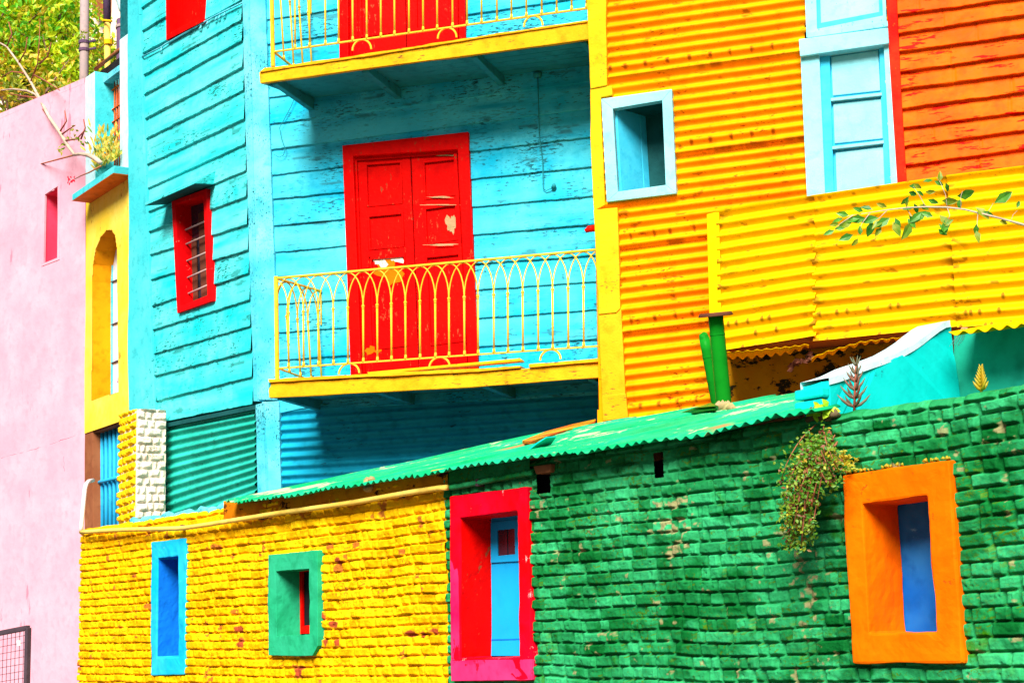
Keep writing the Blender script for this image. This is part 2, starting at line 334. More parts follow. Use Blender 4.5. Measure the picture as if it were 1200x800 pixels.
def corr(name, pl, cor, nwave, mat, parent, holes=(), amp=.017, nu=90, laps=(), seed=0, per=10, off=0., dent=.006, label=None):
    """horizontal corrugations between the pixel corners cor = TL,TR,BR,BL; laps = fractions where sheets overlap"""
    TL, TR, BR, BL = [pl.at(x, y, off) for x, y in cor]
    nv = nwave*per+1; v = np.linspace(0, 1, nv)[:, None]; u = np.linspace(0, 1, nu)[None, :]
    P = ((TL[None, None]*(1-u[..., None])+TR*u[..., None])*(1-v[..., None])+(BL*(1-u[..., None])+BR*u[..., None])*v[..., None])
    U = (P-pl.O)@pl.u; Z = P[..., 2]
    h = amp*np.cos(2*math.pi*nwave*v)+0*u+fbm(U*1.6, Z*2.2, seed, 4)*dent
    h += -np.abs(fbm(U*7, Z*9, seed+31, 3))*.004
    lp = list(laps)+[1.01]; prev = 0
    for l in lp:
        m = (v >= prev) & (v < l); fr = (v-prev)/max(l-prev, 1e-3)
        jag = 0; h = h+m*fr*.020; prev = l
    P = P+pl.n*h[..., None]
    wr = None
    if mat in ('corrC', 'corrE'):
        wr = np.zeros(h.shape); rw = np.random.default_rng(seed)
        for l in list(laps)+[.999]:
            for q in range(9):
                uu = (q+.5+rw.uniform(-.2, .2))/14; vv = l-1.0/nwave*(1 if mat == 'corrC' else rw.integers(0, 3)); d = np.hypot((u-uu)*np.linalg.norm(TR-TL), (v-vv)*np.linalg.norm(TL-BL)*.5); wr = np.maximum(wr, sstep(.022, .010, d))
            wr = np.maximum(wr, sstep(.007, .0, np.abs(v-l))*sstep(.05, .35, fbm(U*6, Z*0+l*9, seed+60, 4))*.8)
        if mat == 'corrE':
            for ue in (0, 1): wr = np.maximum(wr, sstep(.16, .0, np.abs(u-ue)*np.linalg.norm(TR-TL))*sstep(.10, .3, fbm(U*9, Z*22, seed+61, 4)))
        wr = np.maximum(wr*.8, sstep(.47, .55, fbm(U*7, Z*22, seed+62, 5))*.6)
    return grid(name, P, mat, parent, pl, keepmask(P, holes), wr, label=label)

# ------------------------------------------------------------------ setting
def sheet(name, x0, y0, x1, y1, z, mat, n=2):
    mb = MB(); mb.add([V(x0, y0, z), V(x1, y0, z), V(x1, y1, z), V(x0, y1, z)], [[0, 1, 2, 3]]); o = mb.build(name, mat); o['kind'] = 'structure'; return o
sheet('ground', -400, -300, 400, 700, 0, 'paving')
mb = MB(); a = [PF.pt(-30, .004, 1.6), PF.pt(30, .004, 1.6), PF.pt(30, .004, 9), PF.pt(-30, .004, 9)]
mb.add([p for p in a], [[0, 1, 2, 3]]); o = mb.build('street', 'asphalt'); o['kind'] = 'structure'

# ------------------------------------------------------------------ low brick wall (two paint jobs, two things)
GH = .064
def bricks(U, Z, seed, joint=.0078, vj=1.0, rough=1.):
    Zw = Z+fbm(U*.55, Z*.5, seed, 3)*.030+fbm(U*3, Z*2.5, seed+2, 3)*.013
    r = np.floor(Zw/GH); fz = (Zw-r*GH); sh = _hash(r, r*0, seed+4)*.2
    Uw = U+fbm(U*2.3, r*1.7, seed+6, 2)*.03+sh
    # alternate stretchers and headers at random
    BL = .19
    c = np.floor(Uw/BL); fu = Uw-c*BL; cut = BL*(.35+.4*_hash(c, r, seed+8)); has = _hash(c, r, seed+9) < .45
    cid = c*2+((fu > cut) & has); du = np.minimum(fu, BL-fu); du = np.where(has, np.minimum(du, np.abs(fu-cut)), du)
    wob = 1+.8*fbm(U*11, Z*11, seed+11, 3)
    dz = np.minimum(fz, GH-fz)
    e = np.minimum(dz/(joint*wob), du/(joint*1.8*wob))
    p = sstep(.25, 1.3, e); pz = sstep(.25, 1.3, dz/(joint*wob)); fill = np.clip(1-vj-.12+.8*fbm(U*4, Z*6, seed+12, 3), 0, 1); p = np.maximum(p, pz*fill)
    ra = _hash(cid, r, seed+13)-.5; rb = _hash(cid, r, seed+14)-.5; rc = _hash(cid, r, seed+15)
    h = p*(.024+ra*.012+rb*.06*(fz-GH/2)+(ra*.05)*(fu-.1)) + fbm(U*22, Z*26, seed+16, 4)*.0062*rough+fbm(U*55, Z*60, seed+18, 2)*.0022+fbm(U*7, Z*9, seed+17, 3)*.0045*rough
    h = h-(rc > .965)*p*.012
    pits = sstep(.38, .6, fbm(U*40, Z*40, seed+19, 2)); h = h-pits*.005*rough
    return h, p, rc, cid, r
def brickwall(name, pl, U0, U1, z1, mat, parent, holes, seed, z0=.0, du=.0062, dz=.005, zf=.98, thick=.30, vj=1., wearfn=None, endcap=True, rough=1.):
    nu = int((U1-U0)/du)+1; nz = int((z1-zf)/dz)+1
    u = np.linspace(U0, U1, nu); z = np.concatenate([np.linspace(z0, zf, 40)[:-1], np.linspace(zf, z1, nz)])
    UU, ZZ = np.meshgrid(u, z); h, p, rc, cid, r = bricks(UU, ZZ, seed, vj=vj, rough=rough)
    top = fbm(u*4, u*0, seed+40, 3)*.012+fbm(u*17, u*0, seed+41, 2)*.005
    zz = ZZ+sstep(z1-.12, z1, ZZ)*top[None, :]
    h = h-sstep(z1-.022, z1, ZZ)*.016
    P = pl.O+pl.u*UU[..., None]; P = P.copy(); P[..., 2] = zz; P = P+pl.n*h[..., None]
    w = np.zeros(UU.shape)
    if wearfn is not None: w = wearfn(UU, ZZ, rc, p, cid, r)
    # rounded top going back, then the rear
    rows = [P]
    last = P[-1]
    for k, (dn, dz_) in enumerate(((.02, .010), (.06, .016), (.16, .012), (thick, -.01))):
        q = last-pl.n*dn+V(0, 0, dz_); q = q+V(0, 0, 1)*(fbm(u*12, u*0+k, seed+50, 3)*.006)[:, None]; rows.append(q[None])
    q = last-pl.n*(thick+.0); q = q.copy(); q[:, 2] = 0; rows.append(q[None])
    PP_ = np.concatenate(rows); ww = np.concatenate([w]+[w[-1:]*0]*5)
    k = np.ones((PP_.shape[0]-1, nu-1), bool); k[:len(z)-1] = keepmask(P, holes)
    ex = []
    a = [pl.pt(U1, 0, .0), pl.pt(U1, 0, -thick), pl.pt(U1, z1, -thick), pl.pt(U1, z1, .02)]; ex.append((a, [[0, 1, 2, 3]]))
    if endcap:
        a = [pl.pt(U0, 0, .0), pl.pt(U0, 0, -thick), pl.pt(U0, z1-.01, -thick), pl.pt(U0, z1-.01, 0)]; ex.append((a, [[0, 1, 2, 3]]))
    t1 = np.clip(_hash(cid, r, seed+70)*1.1-.55, 0, 1)*1.3*(.5+.5*p)+np.clip(fbm(UU*3, ZZ*5, seed+71, 5), 0, 1)*.8; t2 = np.clip(_hash(cid, r, seed+72)-.66, 0, 1)*2.0+sstep(.06, .36, fbm(UU*5, ZZ*9, seed+73, 5))*.7
    pad = lambda a: np.concatenate([np.clip(a, 0, 1)]+[np.clip(a[-1:], 0, 1)]*5)
    return grid(name, PP_, mat, parent, pl, k, ww, ex or None, tones={'tone': pad(t1), 'tone2': pad(t2)})

ZT = PF.at(1100, 468)[2]
UL = PF.uz(PF.at(95, 700))[0]; US = PF.uz(PF.at(524.5, 600))[0]
blue_o = [(177, 635), (217.5, 630), (216, 790), (176.5, 791)]; blue_i = [(184.7, 654), (208.8, 651), (208.8, 769), (183.4, 770)]
green_o = [(314, 649.5), (372, 645), (372.5, 756), (366, 767.5), (314.5, 767.5)]; green_i = [(323.3, 669), (362.3, 665.8), (363, 742.5), (363, 743), (324.3, 745)]
red_o = [(526.5, 581), (616.5, 570.5), (623.5, 796.5), (528.5, 798)]; red_i = [(539, 606.5), (605.5, 598.5), (609.5, 770), (539, 771.5)]
or_o = [(986, 556), (1112, 538), (1128.5, 776), (999, 777)]; or_i = [(1010.5, 590), (1086, 580), (1097, 740), (1019, 742)]
def ywear(U, Z, rc, p, cid, r):
    w = np.zeros(U.shape)
    for (x, y, a, b) in ((283, 737, .07, .03), (284, 753, .05, .035), (394, 731, .06, .025), (380, 722, .03, .03), (384, 752, .03, .03), (353, 787, .06, .05), (484, 742, .06, .025), (511, 739, .045, .025), (499, 743, .03, .02), (355, 783, .05, .02), (400, 658, .04, .03), (397, 752, .025, .03)):
        u0, z0 = PF.uz(PF.at(x, y)); d = np.hypot((U-u0)/a, (Z-z0)/b)+fbm(U*40, Z*40, 5, 3)*.6; w = np.maximum(w, sstep(1.05, .75, d))
    w = np.maximum(w, .8*sstep(.44, .5, fbm(U*9, Z*12, 77, 5)))
    return w
def gwear(U, Z, rc, p, cid, r):
    w = .7*sstep(.47, .53, fbm(U*16, Z*19, 91, 5))
    for (x, y, a, b) in ((790, 620, .12, .05), (797, 640, .06, .05), (722, 605, .06, .02), (950, 690, .05, .16), (683, 645, .03, .03), (790, 590, .1, .02)):
        u0, z0 = PF.uz(PF.at(x, y)); d = np.hypot((U-u0)/a, (Z-z0)/b)+fbm(U*30, Z*36, 15, 5)*2.6; w = np.maximum(w, .85*sstep(.8, .3, d))
    return w
yw = thing('brick_wall', 'low yellow painted brick wall with a blue and a green window, left of the red window', 'brick wall', PF.pt(-3.2, 0))
brickwall('masonry', PF, UL, US, ZT, 'ybrick', yw, [shrink(blue_o, 2.5), shrink(green_o, 2.5)], 11, vj=.85, wearfn=ywear, du=.0065, rough=1.35)
gw = thing('brick_wall', 'low green painted brick wall with the red and the orange window under the tin roof', 'brick wall', PF.pt(1.8, 0))
brickwall('masonry', PF, US+.002, 4.3, ZT, 'gbrick', gw, [shrink(red_o, 2.5), shrink(or_o, 3), [(628.5, 556), (645, 553.5), (645, 577), (629.5, 579)], [(765.5, 531), (777, 529), (778, 559), (767.5, 560)]], 31, wearfn=gwear, endcap=False, du=.0046, dz=.0045, rough=1.2)

def surround(parent, outer, inner, mat_, off, deepv, rev=None, label=None, name='window', seed=0):
    mb = MB(); frame(mb, PF, outer, inner, off, off+.03, deepv)
    if rev:                                       # the reveal faces take the second material
        n = len(outer); mb.mi = [0]*(2*n)+[1]*n
    o = mb.build(name, [mat_, rev] if rev else mat_, parent, PF, bevel=.010, label=label, rough=(5, .009, .04)); return o
w1 = surround(yw, blue_o, blue_i, 'bluesur', .035, .34, 'bluein', 'narrow azure window surround with deep blue reveal')
mb = MB(); mb.pslab(PF, [(180, 650), (240, 645), (240, 772), (178, 774)], -.30, .01); mb.build('panel', 'bluein', w1, PF)
w2 = surround(yw, green_o, green_i, 'greensur', .055, .21, None, 'small green window surround with a broken lower corner')
mb = MB(); mb.pslab(PF, [(318, 662), (400, 656), (400, 750), (320, 752)], -.165, .01); mb.build('pane', 'dark', w2, PF)
mb = MB()
for q in ([(350.5, 666), (353.8, 665.6), (354, 742), (351, 743)], [(354, 733), (372, 731), (372, 742), (354, 742)], [(354, 666), (372, 664), (372, 668), (354, 670)]): mb.pslab(PF, q, -.14, .02)
mb.build('inner_frame', 'red', w2, PF, .003)
mb = MB(); mb.slab([PF.at(x, y, .02) for x, y in [(365.5, 754), (376, 751), (377, 765), (371, 769), (366, 768)]], PF.n, .08); mb.build('broken_corner', 'stone', w2, PF, .01)
w3 = surround(gw, red_o, red_i, 'redplaster', .045, .25, 'red', 'tall red window surround fading to magenta at the bottom')
mb = MB(); mb.pslab(PF, [(528, 773.5), (623, 772), (623.3, 796), (528.7, 797.3)], .0485, .02); mb.build('sill', 'pinkred', w3, PF, .002)
mb = MB(); mb.pslab(PF, [(527.5, 655), (537, 660), (538.2, 772), (528.5, 773.5)], .048, .02); mb.build('jamb_patch', 'pinkred', w3, PF, .002)
def dm(pl, px, d): # pixel of a point lying deeper in a plane
    return px
mb = MB(); mb.pslab(PF, [(571, 600), (640, 592), (640, 768), (571, 768)], -.20, .03); sh = mb.build('shutter', 'bluedoor', w3, PF, .002)
mb = MB(); frame(mb, PF, [(575, 612), (609, 608), (609, 657), (575, 659)], [(582.5, 621), (603, 619), (603.5, 649), (583, 651)], -.188, .02, .02); mb.build('frame', 'bluedoor', sh, PF, .002)
mb = MB(); mb.pslab(PF, [(582, 620), (603.5, 618), (604, 650), (582.5, 652)], -.195, .004); mb.pslab(PF, [(591.5, 620), (594, 620), (594.5, 650), (592, 650)], -.19, .01); mb.build('pane', 'pane', sh, PF)
mb = MB(); mb.pslab(PF, [(574, 748.5), (609, 747.5), (609, 749), (574, 750)], -.198, .01); mb.build('seam', 'bluein', sh, PF)
w4 = surround(gw, or_o, or_i, 'orangesur', .055, .26, 'orangesur', 'large orange window surround with a yellow ridge on top')
mb = MB(); mb.pslab(PF, [(1050, 580), (1130, 565), (1140, 745), (1050, 748)], -.215, .03); mb.build('panel', 'bluepanel', w4, PF)
# mossy yellow paint ridge on top of the orange surround
mb = MB(); A_ = PF.at(985.5, 555, .03); B_ = PF.at(1112.5, 537, .03)
for i in range(46):
    t = random.random(); p = A_+(B_-A_)*t+PF.n*random.uniform(-.03, .02)
    mb.tube([p, p+V(random.uniform(-.01, .01), 0, random.uniform(.006, .016))], [random.uniform(.008, .018), .003], 5)
mb.build('moss_ridge', 'tuft', w4, PF, smooth=True)
# openings under the eave of the green wall
mb = MB(); mb.pslab(PF, [(622, 540), (652, 535), (652, 585), (622, 588)], -.12, .02); mb.pslab(PF, [(760, 524), (784, 520), (784, 566), (760, 568)], -.12, .02); mb.build('recess_back', 'black', gw, PF)
mb = MB(); mb.pslab(PF, [(624.5, 546), (645.5, 543), (645, 553), (628, 555.5)], .05, .10); mb.build('vent_hood', 'brown', gw, PF, .008)
# burnt orange render band under the eave of the yellow wall
mb = MB(); nseg = 40; top = [(262+(524.5-262)*i/nseg) for i in range(nseg+1)]
def eavey(x): return np.interp(x, [262, 310, 345, 400, 450, 492, 524, 580, 650, 720, 780, 800, 860, 923, 953, 1000], [589, 585, 580, 570, 562, 555, 550, 542.5, 533, 523, 515, 512, 500, 486, 482, 473])
def pipey(x): return np.interp(x, [95, 160, 212, 300, 392, 455, 520, 530, 622], [623.5, 620.5, 618, 606, 591, 581.5, 571.5, 571, 553.5])
rows = []
for k, f in enumerate(np.linspace(0, 1, 12)):
    rows.append([PF.at(x, (eavey(x)-2)*(1-f)+(pipey(x)+5+3*math.sin(x*.11)+2*math.sin(x*.37))*f, .030+.004*math.sin(x*.09+f*3)) if 0 < f < 1 else PF.at(x, (eavey(x)-2)*(1-f)+(pipey(x)+5+3*math.sin(x*.11)+2*math.sin(x*.37))*f, .002) for x in top])
grid('render_band', np.array(rows), 'band', yw, PF)
rows = []
for k, f in enumerate(np.linspace(0, 1, 8)):
    rows.append([PF.at(x, (eavey(x)-2)*(1-f)+(579.5+(x-526)*-.115-10)*f, .026 if 0 < f < 1 else .002) for x in np.linspace(526, 621, 20)])
grid('render_band', np.array(rows), 'gbrick', gw, PF, label='smooth dark green render band above the red window')
# mortar crest along the left top of the yellow wall
mb = MB(); pts = [PF.pt(PF.uz(PF.at(x, 600))[0], ZT+.012+.01*math.sin(x*.3), -.03+.01*math.sin(x)) for x in np.linspace(150, 266, 30)]; mb.tube(pts, [.028+.008*math.sin(i*1.9) for i in range(30)], 7)
mb.build('mortar_crest', 'post', yw, PF, smooth=True)

# conduit along the wall
cp = thing('conduit_pipe', 'thin yellow pipe with pale elbow, along the top of the yellow brick wall', 'pipe', PF.at(95, 623.5, .05))
mb = MB(); mb.tube([PF.at(x, pipey(x)+.8*math.sin(x*.035), .078) for x in np.linspace(95, 524, 50)], .0185, 10); mb.build('pipe_run', 'yellowpipe', cp, PF, smooth=True)
mb = MB(); mb.tube([PF.at(x, pipey(x), .05) for x in np.linspace(524, 624, 16)], .018, 10); mb.build('pipe_run', 'gbrick', cp, PF, smooth=True, label='green painted end of the pipe above the red window')
mb = MB(); mb.tube([PF.at(95, 624, .055), PF.at(95.5, 616, .055), PF.at(99.5, 573, .04), PF.at(101, 567, .02), PF.at(104, 563.8, -.05), PF.at(109, 562.5, -.25)], .019, 10); mb.build('elbow', 'whitemetal', cp, PF, smooth=True)
for x in (213, 305, 392, 470, 560):
    mb = MB(); p = PF.at(x, pipey(x), .055); mb.box(p-PF.n*.02, (PF.u, V(0, 0, 1), PF.n), (.012, .022, .032)); mb.build('clip', 'mesh', cp, PF, .003)
st = MB(); 
for k in range(7):
    p = PF.at(433+random.uniform(-4, 4), 566+random.uniform(-5, 6), .05); st.tube([p-PF.u*.03, p, p+PF.u*.03], [.012, .035, .01], 7)
tag(st.build('mortar_lump', 'stone', None, PF, smooth=True), 'crumbling pale mortar lump wedged under the tin roof edge above the yellow bricks', 'mortar lump')

# ------------------------------------------------------------------ lean-to tin roof
UR0 = PF.uz(PF.at(262, 589, .16))[0]; UR1 = PF.uz(PF.at(957, 482, .16))[0]; ZE = ZT+.035; SL = .212
rf = thing('tin_roof', 'sloping green corrugated tin roof with peeling paint above the low brick wall', 'roof', PF.pt((UR0+UR1)/2, ZT, -2))
nu = int((UR1-UR0)/.072*9); nb = 70; u = np.linspace(UR0, UR1, nu); w = np.linspace(-.16, 6.0, nb)
UU, WW = np.meshgrid(u, w)
P = PF.O+PF.u*UU[..., None]-PF.n*WW[..., None]; h = .0095*np.cos(2*math.pi*UU/.072)+fbm(UU*1.3, WW*1.1, 3, 3)*.018+fbm(UU*.5, WW*.4, 8, 2)*.03
sheet_id = np.floor(UU/.78); h += (UU/.78-sheet_id)*.012+_hash(sheet_id, sheet_id*0, 3)*.010
edge = np.array([eavey(proj(PF.pt(x, ZE, .16))[0]) for x in u]); ez = np.array([PF.at(proj(PF.pt(x, ZE, .16))[0], e, .16)[2] for x, e in zip(u, edge)])+.004
P[..., 2] = ez[None, :]*(1-sstep(0, 2., WW))+sstep(0, 2., WW)*np.mean(ez)+SL*(WW+.16)+h
ragged = (fbm(u*3, u*0, 61, 3)*.04+(_hash(np.floor(u/.072+.5), u*0, 4)-.5)*.02); P[0] += PF.n*ragged[:, None]
c_ = (P[:-1, :-1]+P[1:, 1:])/2
k = (((c_-PB.O)@PB.n) > -.12) & ~((((c_-PC.O)@PC.n) < -.12) & (((c_-PB.at(705, 300))@PB.u) > 0)) & (((c_-PA.O)@PA.n) > -.12)
UG = PF.uz(PG.O)[0]; k &= ~(((c_-PF.O)@PF.u > UG-.13) & (((c_-PF.O)@PF.n) < .0)) & ((c_-PF.O)@PF.u < UG+1)
wear = sstep(.46, .52, fbm(UU*3.2, WW*1.6, 71, 5))*.7*(fbm(UU*.7, WW*.7, 19, 2) > .1)
o1 = grid('roof_sheet', P, 'roof', rf, PF, k, wear)
sm = o1.modifiers.new('t', 'SOLIDIFY'); sm.thickness = .004
mb = MB()
for uu in np.linspace(UR0+.3, UR1-.9, 12):
    mb.bar(PF.pt(uu, ZT-.06, -.02), PF.pt(uu, ZT-.06+SL*3.4, -3.4), .07, .05, V(0, 0, 1))
mb.build('rafter', 'brown', rf, PF)
mb = MB(); mb.slab([PF.pt(UR0+.02, ZT-.9, -.35), PF.pt(UR0+.02, ZT+.02, -.35), PF.pt(UR0+.02, ZT+.02+SL*2.6, -3.0), PF.pt(UR0+.02, ZT-.9, -3.0)], PF.u, .1)
mb.build('gable_wall', 'cyanplaster', rf, PF)
def onroof(px, py, up=0.):          # point on the roof seen at a pixel
    n = unit(V(0, 0, 1)+PF.n*SL); O = PF.pt(0, np.mean(ez)+SL*.16, 0)+V(0, 0, up); r = ray(px, py); t = ((O-EYE)@n)/(r@n); return EYE+r*t
pk = MB(); q = [onroof(x, y, .05) for x, y in [(612, 516), (640, 505), (670, 497), (698, 491), (696, 494.5), (668, 502), (632, 513.5), (622, 517)]]; pk.slab(q, V(0, 0, 1), .02)
tag(pk.build('loose_plank', 'plank', None, PB), 'worn red and yellow plank on the green tin roof beside the yellow corner post', 'plank')
sc_ = MB(); c0_ = onroof(612, 529, .012); X_ = PF.u; q = [c0_+X_*x+V(0, 0, z)-PF.n*y for x, z, y in ((0, 0, 0), (.07, .012, 0), (.14, .045, .01), (.21, .075, .03), (.20, .085, .12), (.10, .05, .16), (.0, .035, .14))]
sc_.slab(q, V(0, 0, 1), .008); tag(sc_.build('metal_scrap', 'turq', None, PF), 'curled turquoise metal scrap lying on the tin roof near its front edge', 'scrap')

# ------------------------------------------------------------------ timber house
th = thing('timber_house', 'turquoise timber and corrugated house with two yellow balconies and red doors', 'house', V(*PB.pt(2, 0)[:2], 0))
def L2(x0, y0, x1, y1): return lambda y: x0+(x1-x0)*(y-y0)/(y1-y0)
A_hole = [(203, 235), (240, 222), (246, 349), (208, 362)]; A_hole2 = [(196, -60), (235, -80), (235, 22), (196, 42)]
al = [(-120, -230), (-92, -199), (-66, -169), (-40, -138), (-14, -104), (14, -70), (40, -32), (66, 1), (91, 24), (114, 48), (142, 79), (165, 106), (195, 140), (223, 169), (250, 200), (273, 231), (300, 263), (329, 293), (360, 320), (387.5, 351.5), (415.6, 382), (441.5, 411), (470.7, 441.5), (496.5, 473.5)]
boards('clapboard_wall', PA, al, L2(164, 60, 181, 480), L2(284, 0, 298, 475), 'boardA', th, [A_hole, A_hole2], 110, seed=100)
bl = [(-130, -195), (-100, -162), (-69, -129), (-38, -97), (-7, -64), (24, -31), (53, -3), (84, 29), (115, 62), (146, 96), (176, 127), (206, 160), (234, 195), (265, 229), (296, 262), (325, 299), (357, 329), (390, 362), (422, 396), (452, 428), (482, 462)]
D_hole = [(407, 176), (543, 164), (555, 440), (417, 450)]; D_hole2 = [(402, -172), (540, -188), (541.5, 56), (402, 72)]
boards('clapboard_wall', PB, bl, L2(311, 0, 326, 475), L2(690, 0, 725, 480), 'board', th, [D_hole, D_hole2], 200, seed=200, lip=.02)
corr('corrugated_wall', PA, [(194, 497), (299.5, 478), (301.5, 640), (197, 690)], 18, 'tealcorr', th, nu=60, seed=5, amp=.02, label='teal green corrugated sheeting at the foot of the side wall')
corr('corrugated_wall', PB, [(326, 482), (720, 455), (722, 640), (329, 655)], 16, 'cyancorr', th, nu=100, seed=6, amp=.02, off=.01, laps=(.5,), label='blue corrugated sheeting below the lower balcony')
# walls down to the ground and a solid body behind
mb = MB()
a = PA.at(150, 560, -.25); b = J1-PA.n*.25-PB.n*.1; c = PB.at(760, 560, -.25)
dn = lambda p, z: V(p[0], p[1], z)
mb.add([dn(a, 0), dn(b, 0), dn(c, 0), dn(a, 2.9), dn(b, 2.9), dn(c, 2.9)], [[0, 1, 4, 3], [1, 2, 5, 4]])
back = 6.0; a2 = a-PB.n*back; c2 = c-PB.n*back
lean = unit(J0-J1); up_ = lambda p, z: p+lean*((z-p[2])/lean[2])
mb.add([dn(a, 0), dn(a2, 0), up_(a2, 11.), up_(a, 11.)], [[0, 1, 2, 3]]); mb.add([dn(a2, 0), dn(c2, 0), up_(c2, 11.), up_(a2, 11.)], [[0, 1, 2, 3]])
mb.add([up_(a, 10.6), up_(b, 10.6), up_(c, 10.6), up_(c2, 10.6), up_(a2, 10.6)], [[0, 1, 2, 3, 4]])
mb.build('house_body', 'cyanplaster', th, PB)
# posts
mb = MB(); mb.pslab(PB, [(290.5, -200), (305.5, -200), (310.5, 0), (321, 300), (325.5, 468), (301.5, 468), (291.5, 0)], .05, .12); mb.build('corner_post', 'post', th, PB, .008, rough=(4, .010, .12))
mb = MB(); mb.pslab(PA, [(276.5, -200), (286, -200), (291, 0), (303, 470), (297, 470), (283.5, 0)], .045, .08); mb.build('corner_post', 'post', th, PA, .006, rough=(4, .008, .12))
mb = MB(); mb.pslab(PB, [(307, 471), (326.5, 470), (329.5, 580), (329.5, 640), (312, 640), (310, 575)], .06, .12); mb.build('corner_post', 'post', th, PB, .008, rough=(4, .010, .12))
mb = MB(); mb.pslab(PA, [(299.5, 474), (307, 472), (311, 575), (311, 640), (303, 640)], .05, .08); mb.build('corner_post', 'post', th, PA, .006, rough=(4, .008, .12))
mb = MB(); mb.pslab(PB, [(326, 470), (350, 468), (385, 474), (350, 479), (327, 484)], .035, .05); mb.build('trim_board', 'board', th, PB, .006)
mb = MB(); mb.pslab(PA, [(150, -60), (161, -80), (165, 60), (177.5, 400), (181, 482), (150, 490)], .05, .3); mb.build('corner_pilaster', 'cyanplaster', th, PA, .01, rough=(2, .02, .15))
mb = MB(); mb.pslab(PA, [(191, 496.5), (298, 474.5), (298.3, 479.5), (191.5, 501)], .05, .07); mb.build('flashing', 'darkteal', th, PA, .003)
# lower side window (red, barred, with wedge canopy)
wn = MB(); frame(wn, PA, [(201, 236), (241.5, 221), (249, 352.5), (207.5, 367)], [(205.5, 239.5), (238, 229), (242.8, 346), (211, 358.5)], .065, .09, .22); win = wn.build('window', 'redworn', th, PA, .006, label='red framed window with horizontal bars under a small canopy')
mb = MB(); mb.pslab(PA, [(200, 230), (262, 210), (262, 350), (200, 372)], -.15, .02); mb.build('pane', 'pane', win, PA)
mb = MB(); mb.pslab(PA, [(232, 250), (241, 246), (244, 350), (236, 353)], -.12, .02); mb.pslab(PA, [(224, 280), (229, 278), (231, 352), (226, 354)], -.12, .02); mb.build('curtain', 'rustcap', win, PA, .004)
mb = MB()
for y in (267, 284, 304, 324, 343): mb.tube([PA.at(212, y+5, -.06), PA.at(248, y-11, -.06)], .012, 7)
mb.build('bars', 'polemetal', win, PA, smooth=True)
mb = MB(); a, b = PA.at(198, 223.5, 0), PA.at(253.5, 199.5, 0); c, d = PA.at(196, 239, 0), PA.at(252.5, 216, 0)
f0, f1 = PA.at(170, 238, .33), PA.at(228.5, 212, .33)
mb.add([a, b, d, c, f0, f1, f0-V(0, 0, .03), f1-V(0, 0, .03)], [[0, 4, 5, 1], [4, 6, 7, 5], [6, 3, 2, 7], [0, 3, 6, 4], [1, 5, 7, 2], [0, 1, 2, 3]]); cn = mb.build('canopy', 'boardA', th, PA, .003)
mb = MB(); mb.slab([f0-V(0, 0, .034), f1-V(0, 0, .034), d-V(0, 0, .004), c-V(0, 0, .004)], V(0, 0, -1), -.003); mb.build('underside', 'darkteal', cn, PA)  # dark sheet puts the shade beneath the canopy into its colour
# upper side window
wn = MB(); frame(wn, PA, [(193.5, -110), (237, -135), (237.5, 25.5), (194.5, 47.5)], [(197, -104), (234, -126), (233, 20), (198.5, 39)], .06, .09, .16); win = wn.build('window', 'red', th, PA, .006, label='red window cut by the top of the picture')
mb = MB(); mb.pslab(PA, [(190, -120), (250, -150), (250, 22), (190, 50)], -.05, .03); mb.pslab(PA, [(212, -110), (214, -112), (214, 34), (212, 35)], -.045, .004); mb.build('shutter', 'red', win, PA)
# cable with clips under the upper window
mb = MB(); cps = [PA.at(x, y, .035) for x, y in [(166, 67), (190, 55), (194, 52), (215, 40), (250, 20), (287, 2)]]; mb.tube(cps, .012, 6)
for x, y in ((190, 58), (236, 32), (244, 27), (254, 22), (258, 20), (264, 17)): mb.tube([PA.at(x, y-2, .03), PA.at(x-1, y+1, .045), PA.at(x-3, y+2.5, .03)], [.010, .014, .006], 6)
mb.build('cable', 'post', th, PA, smooth=True)

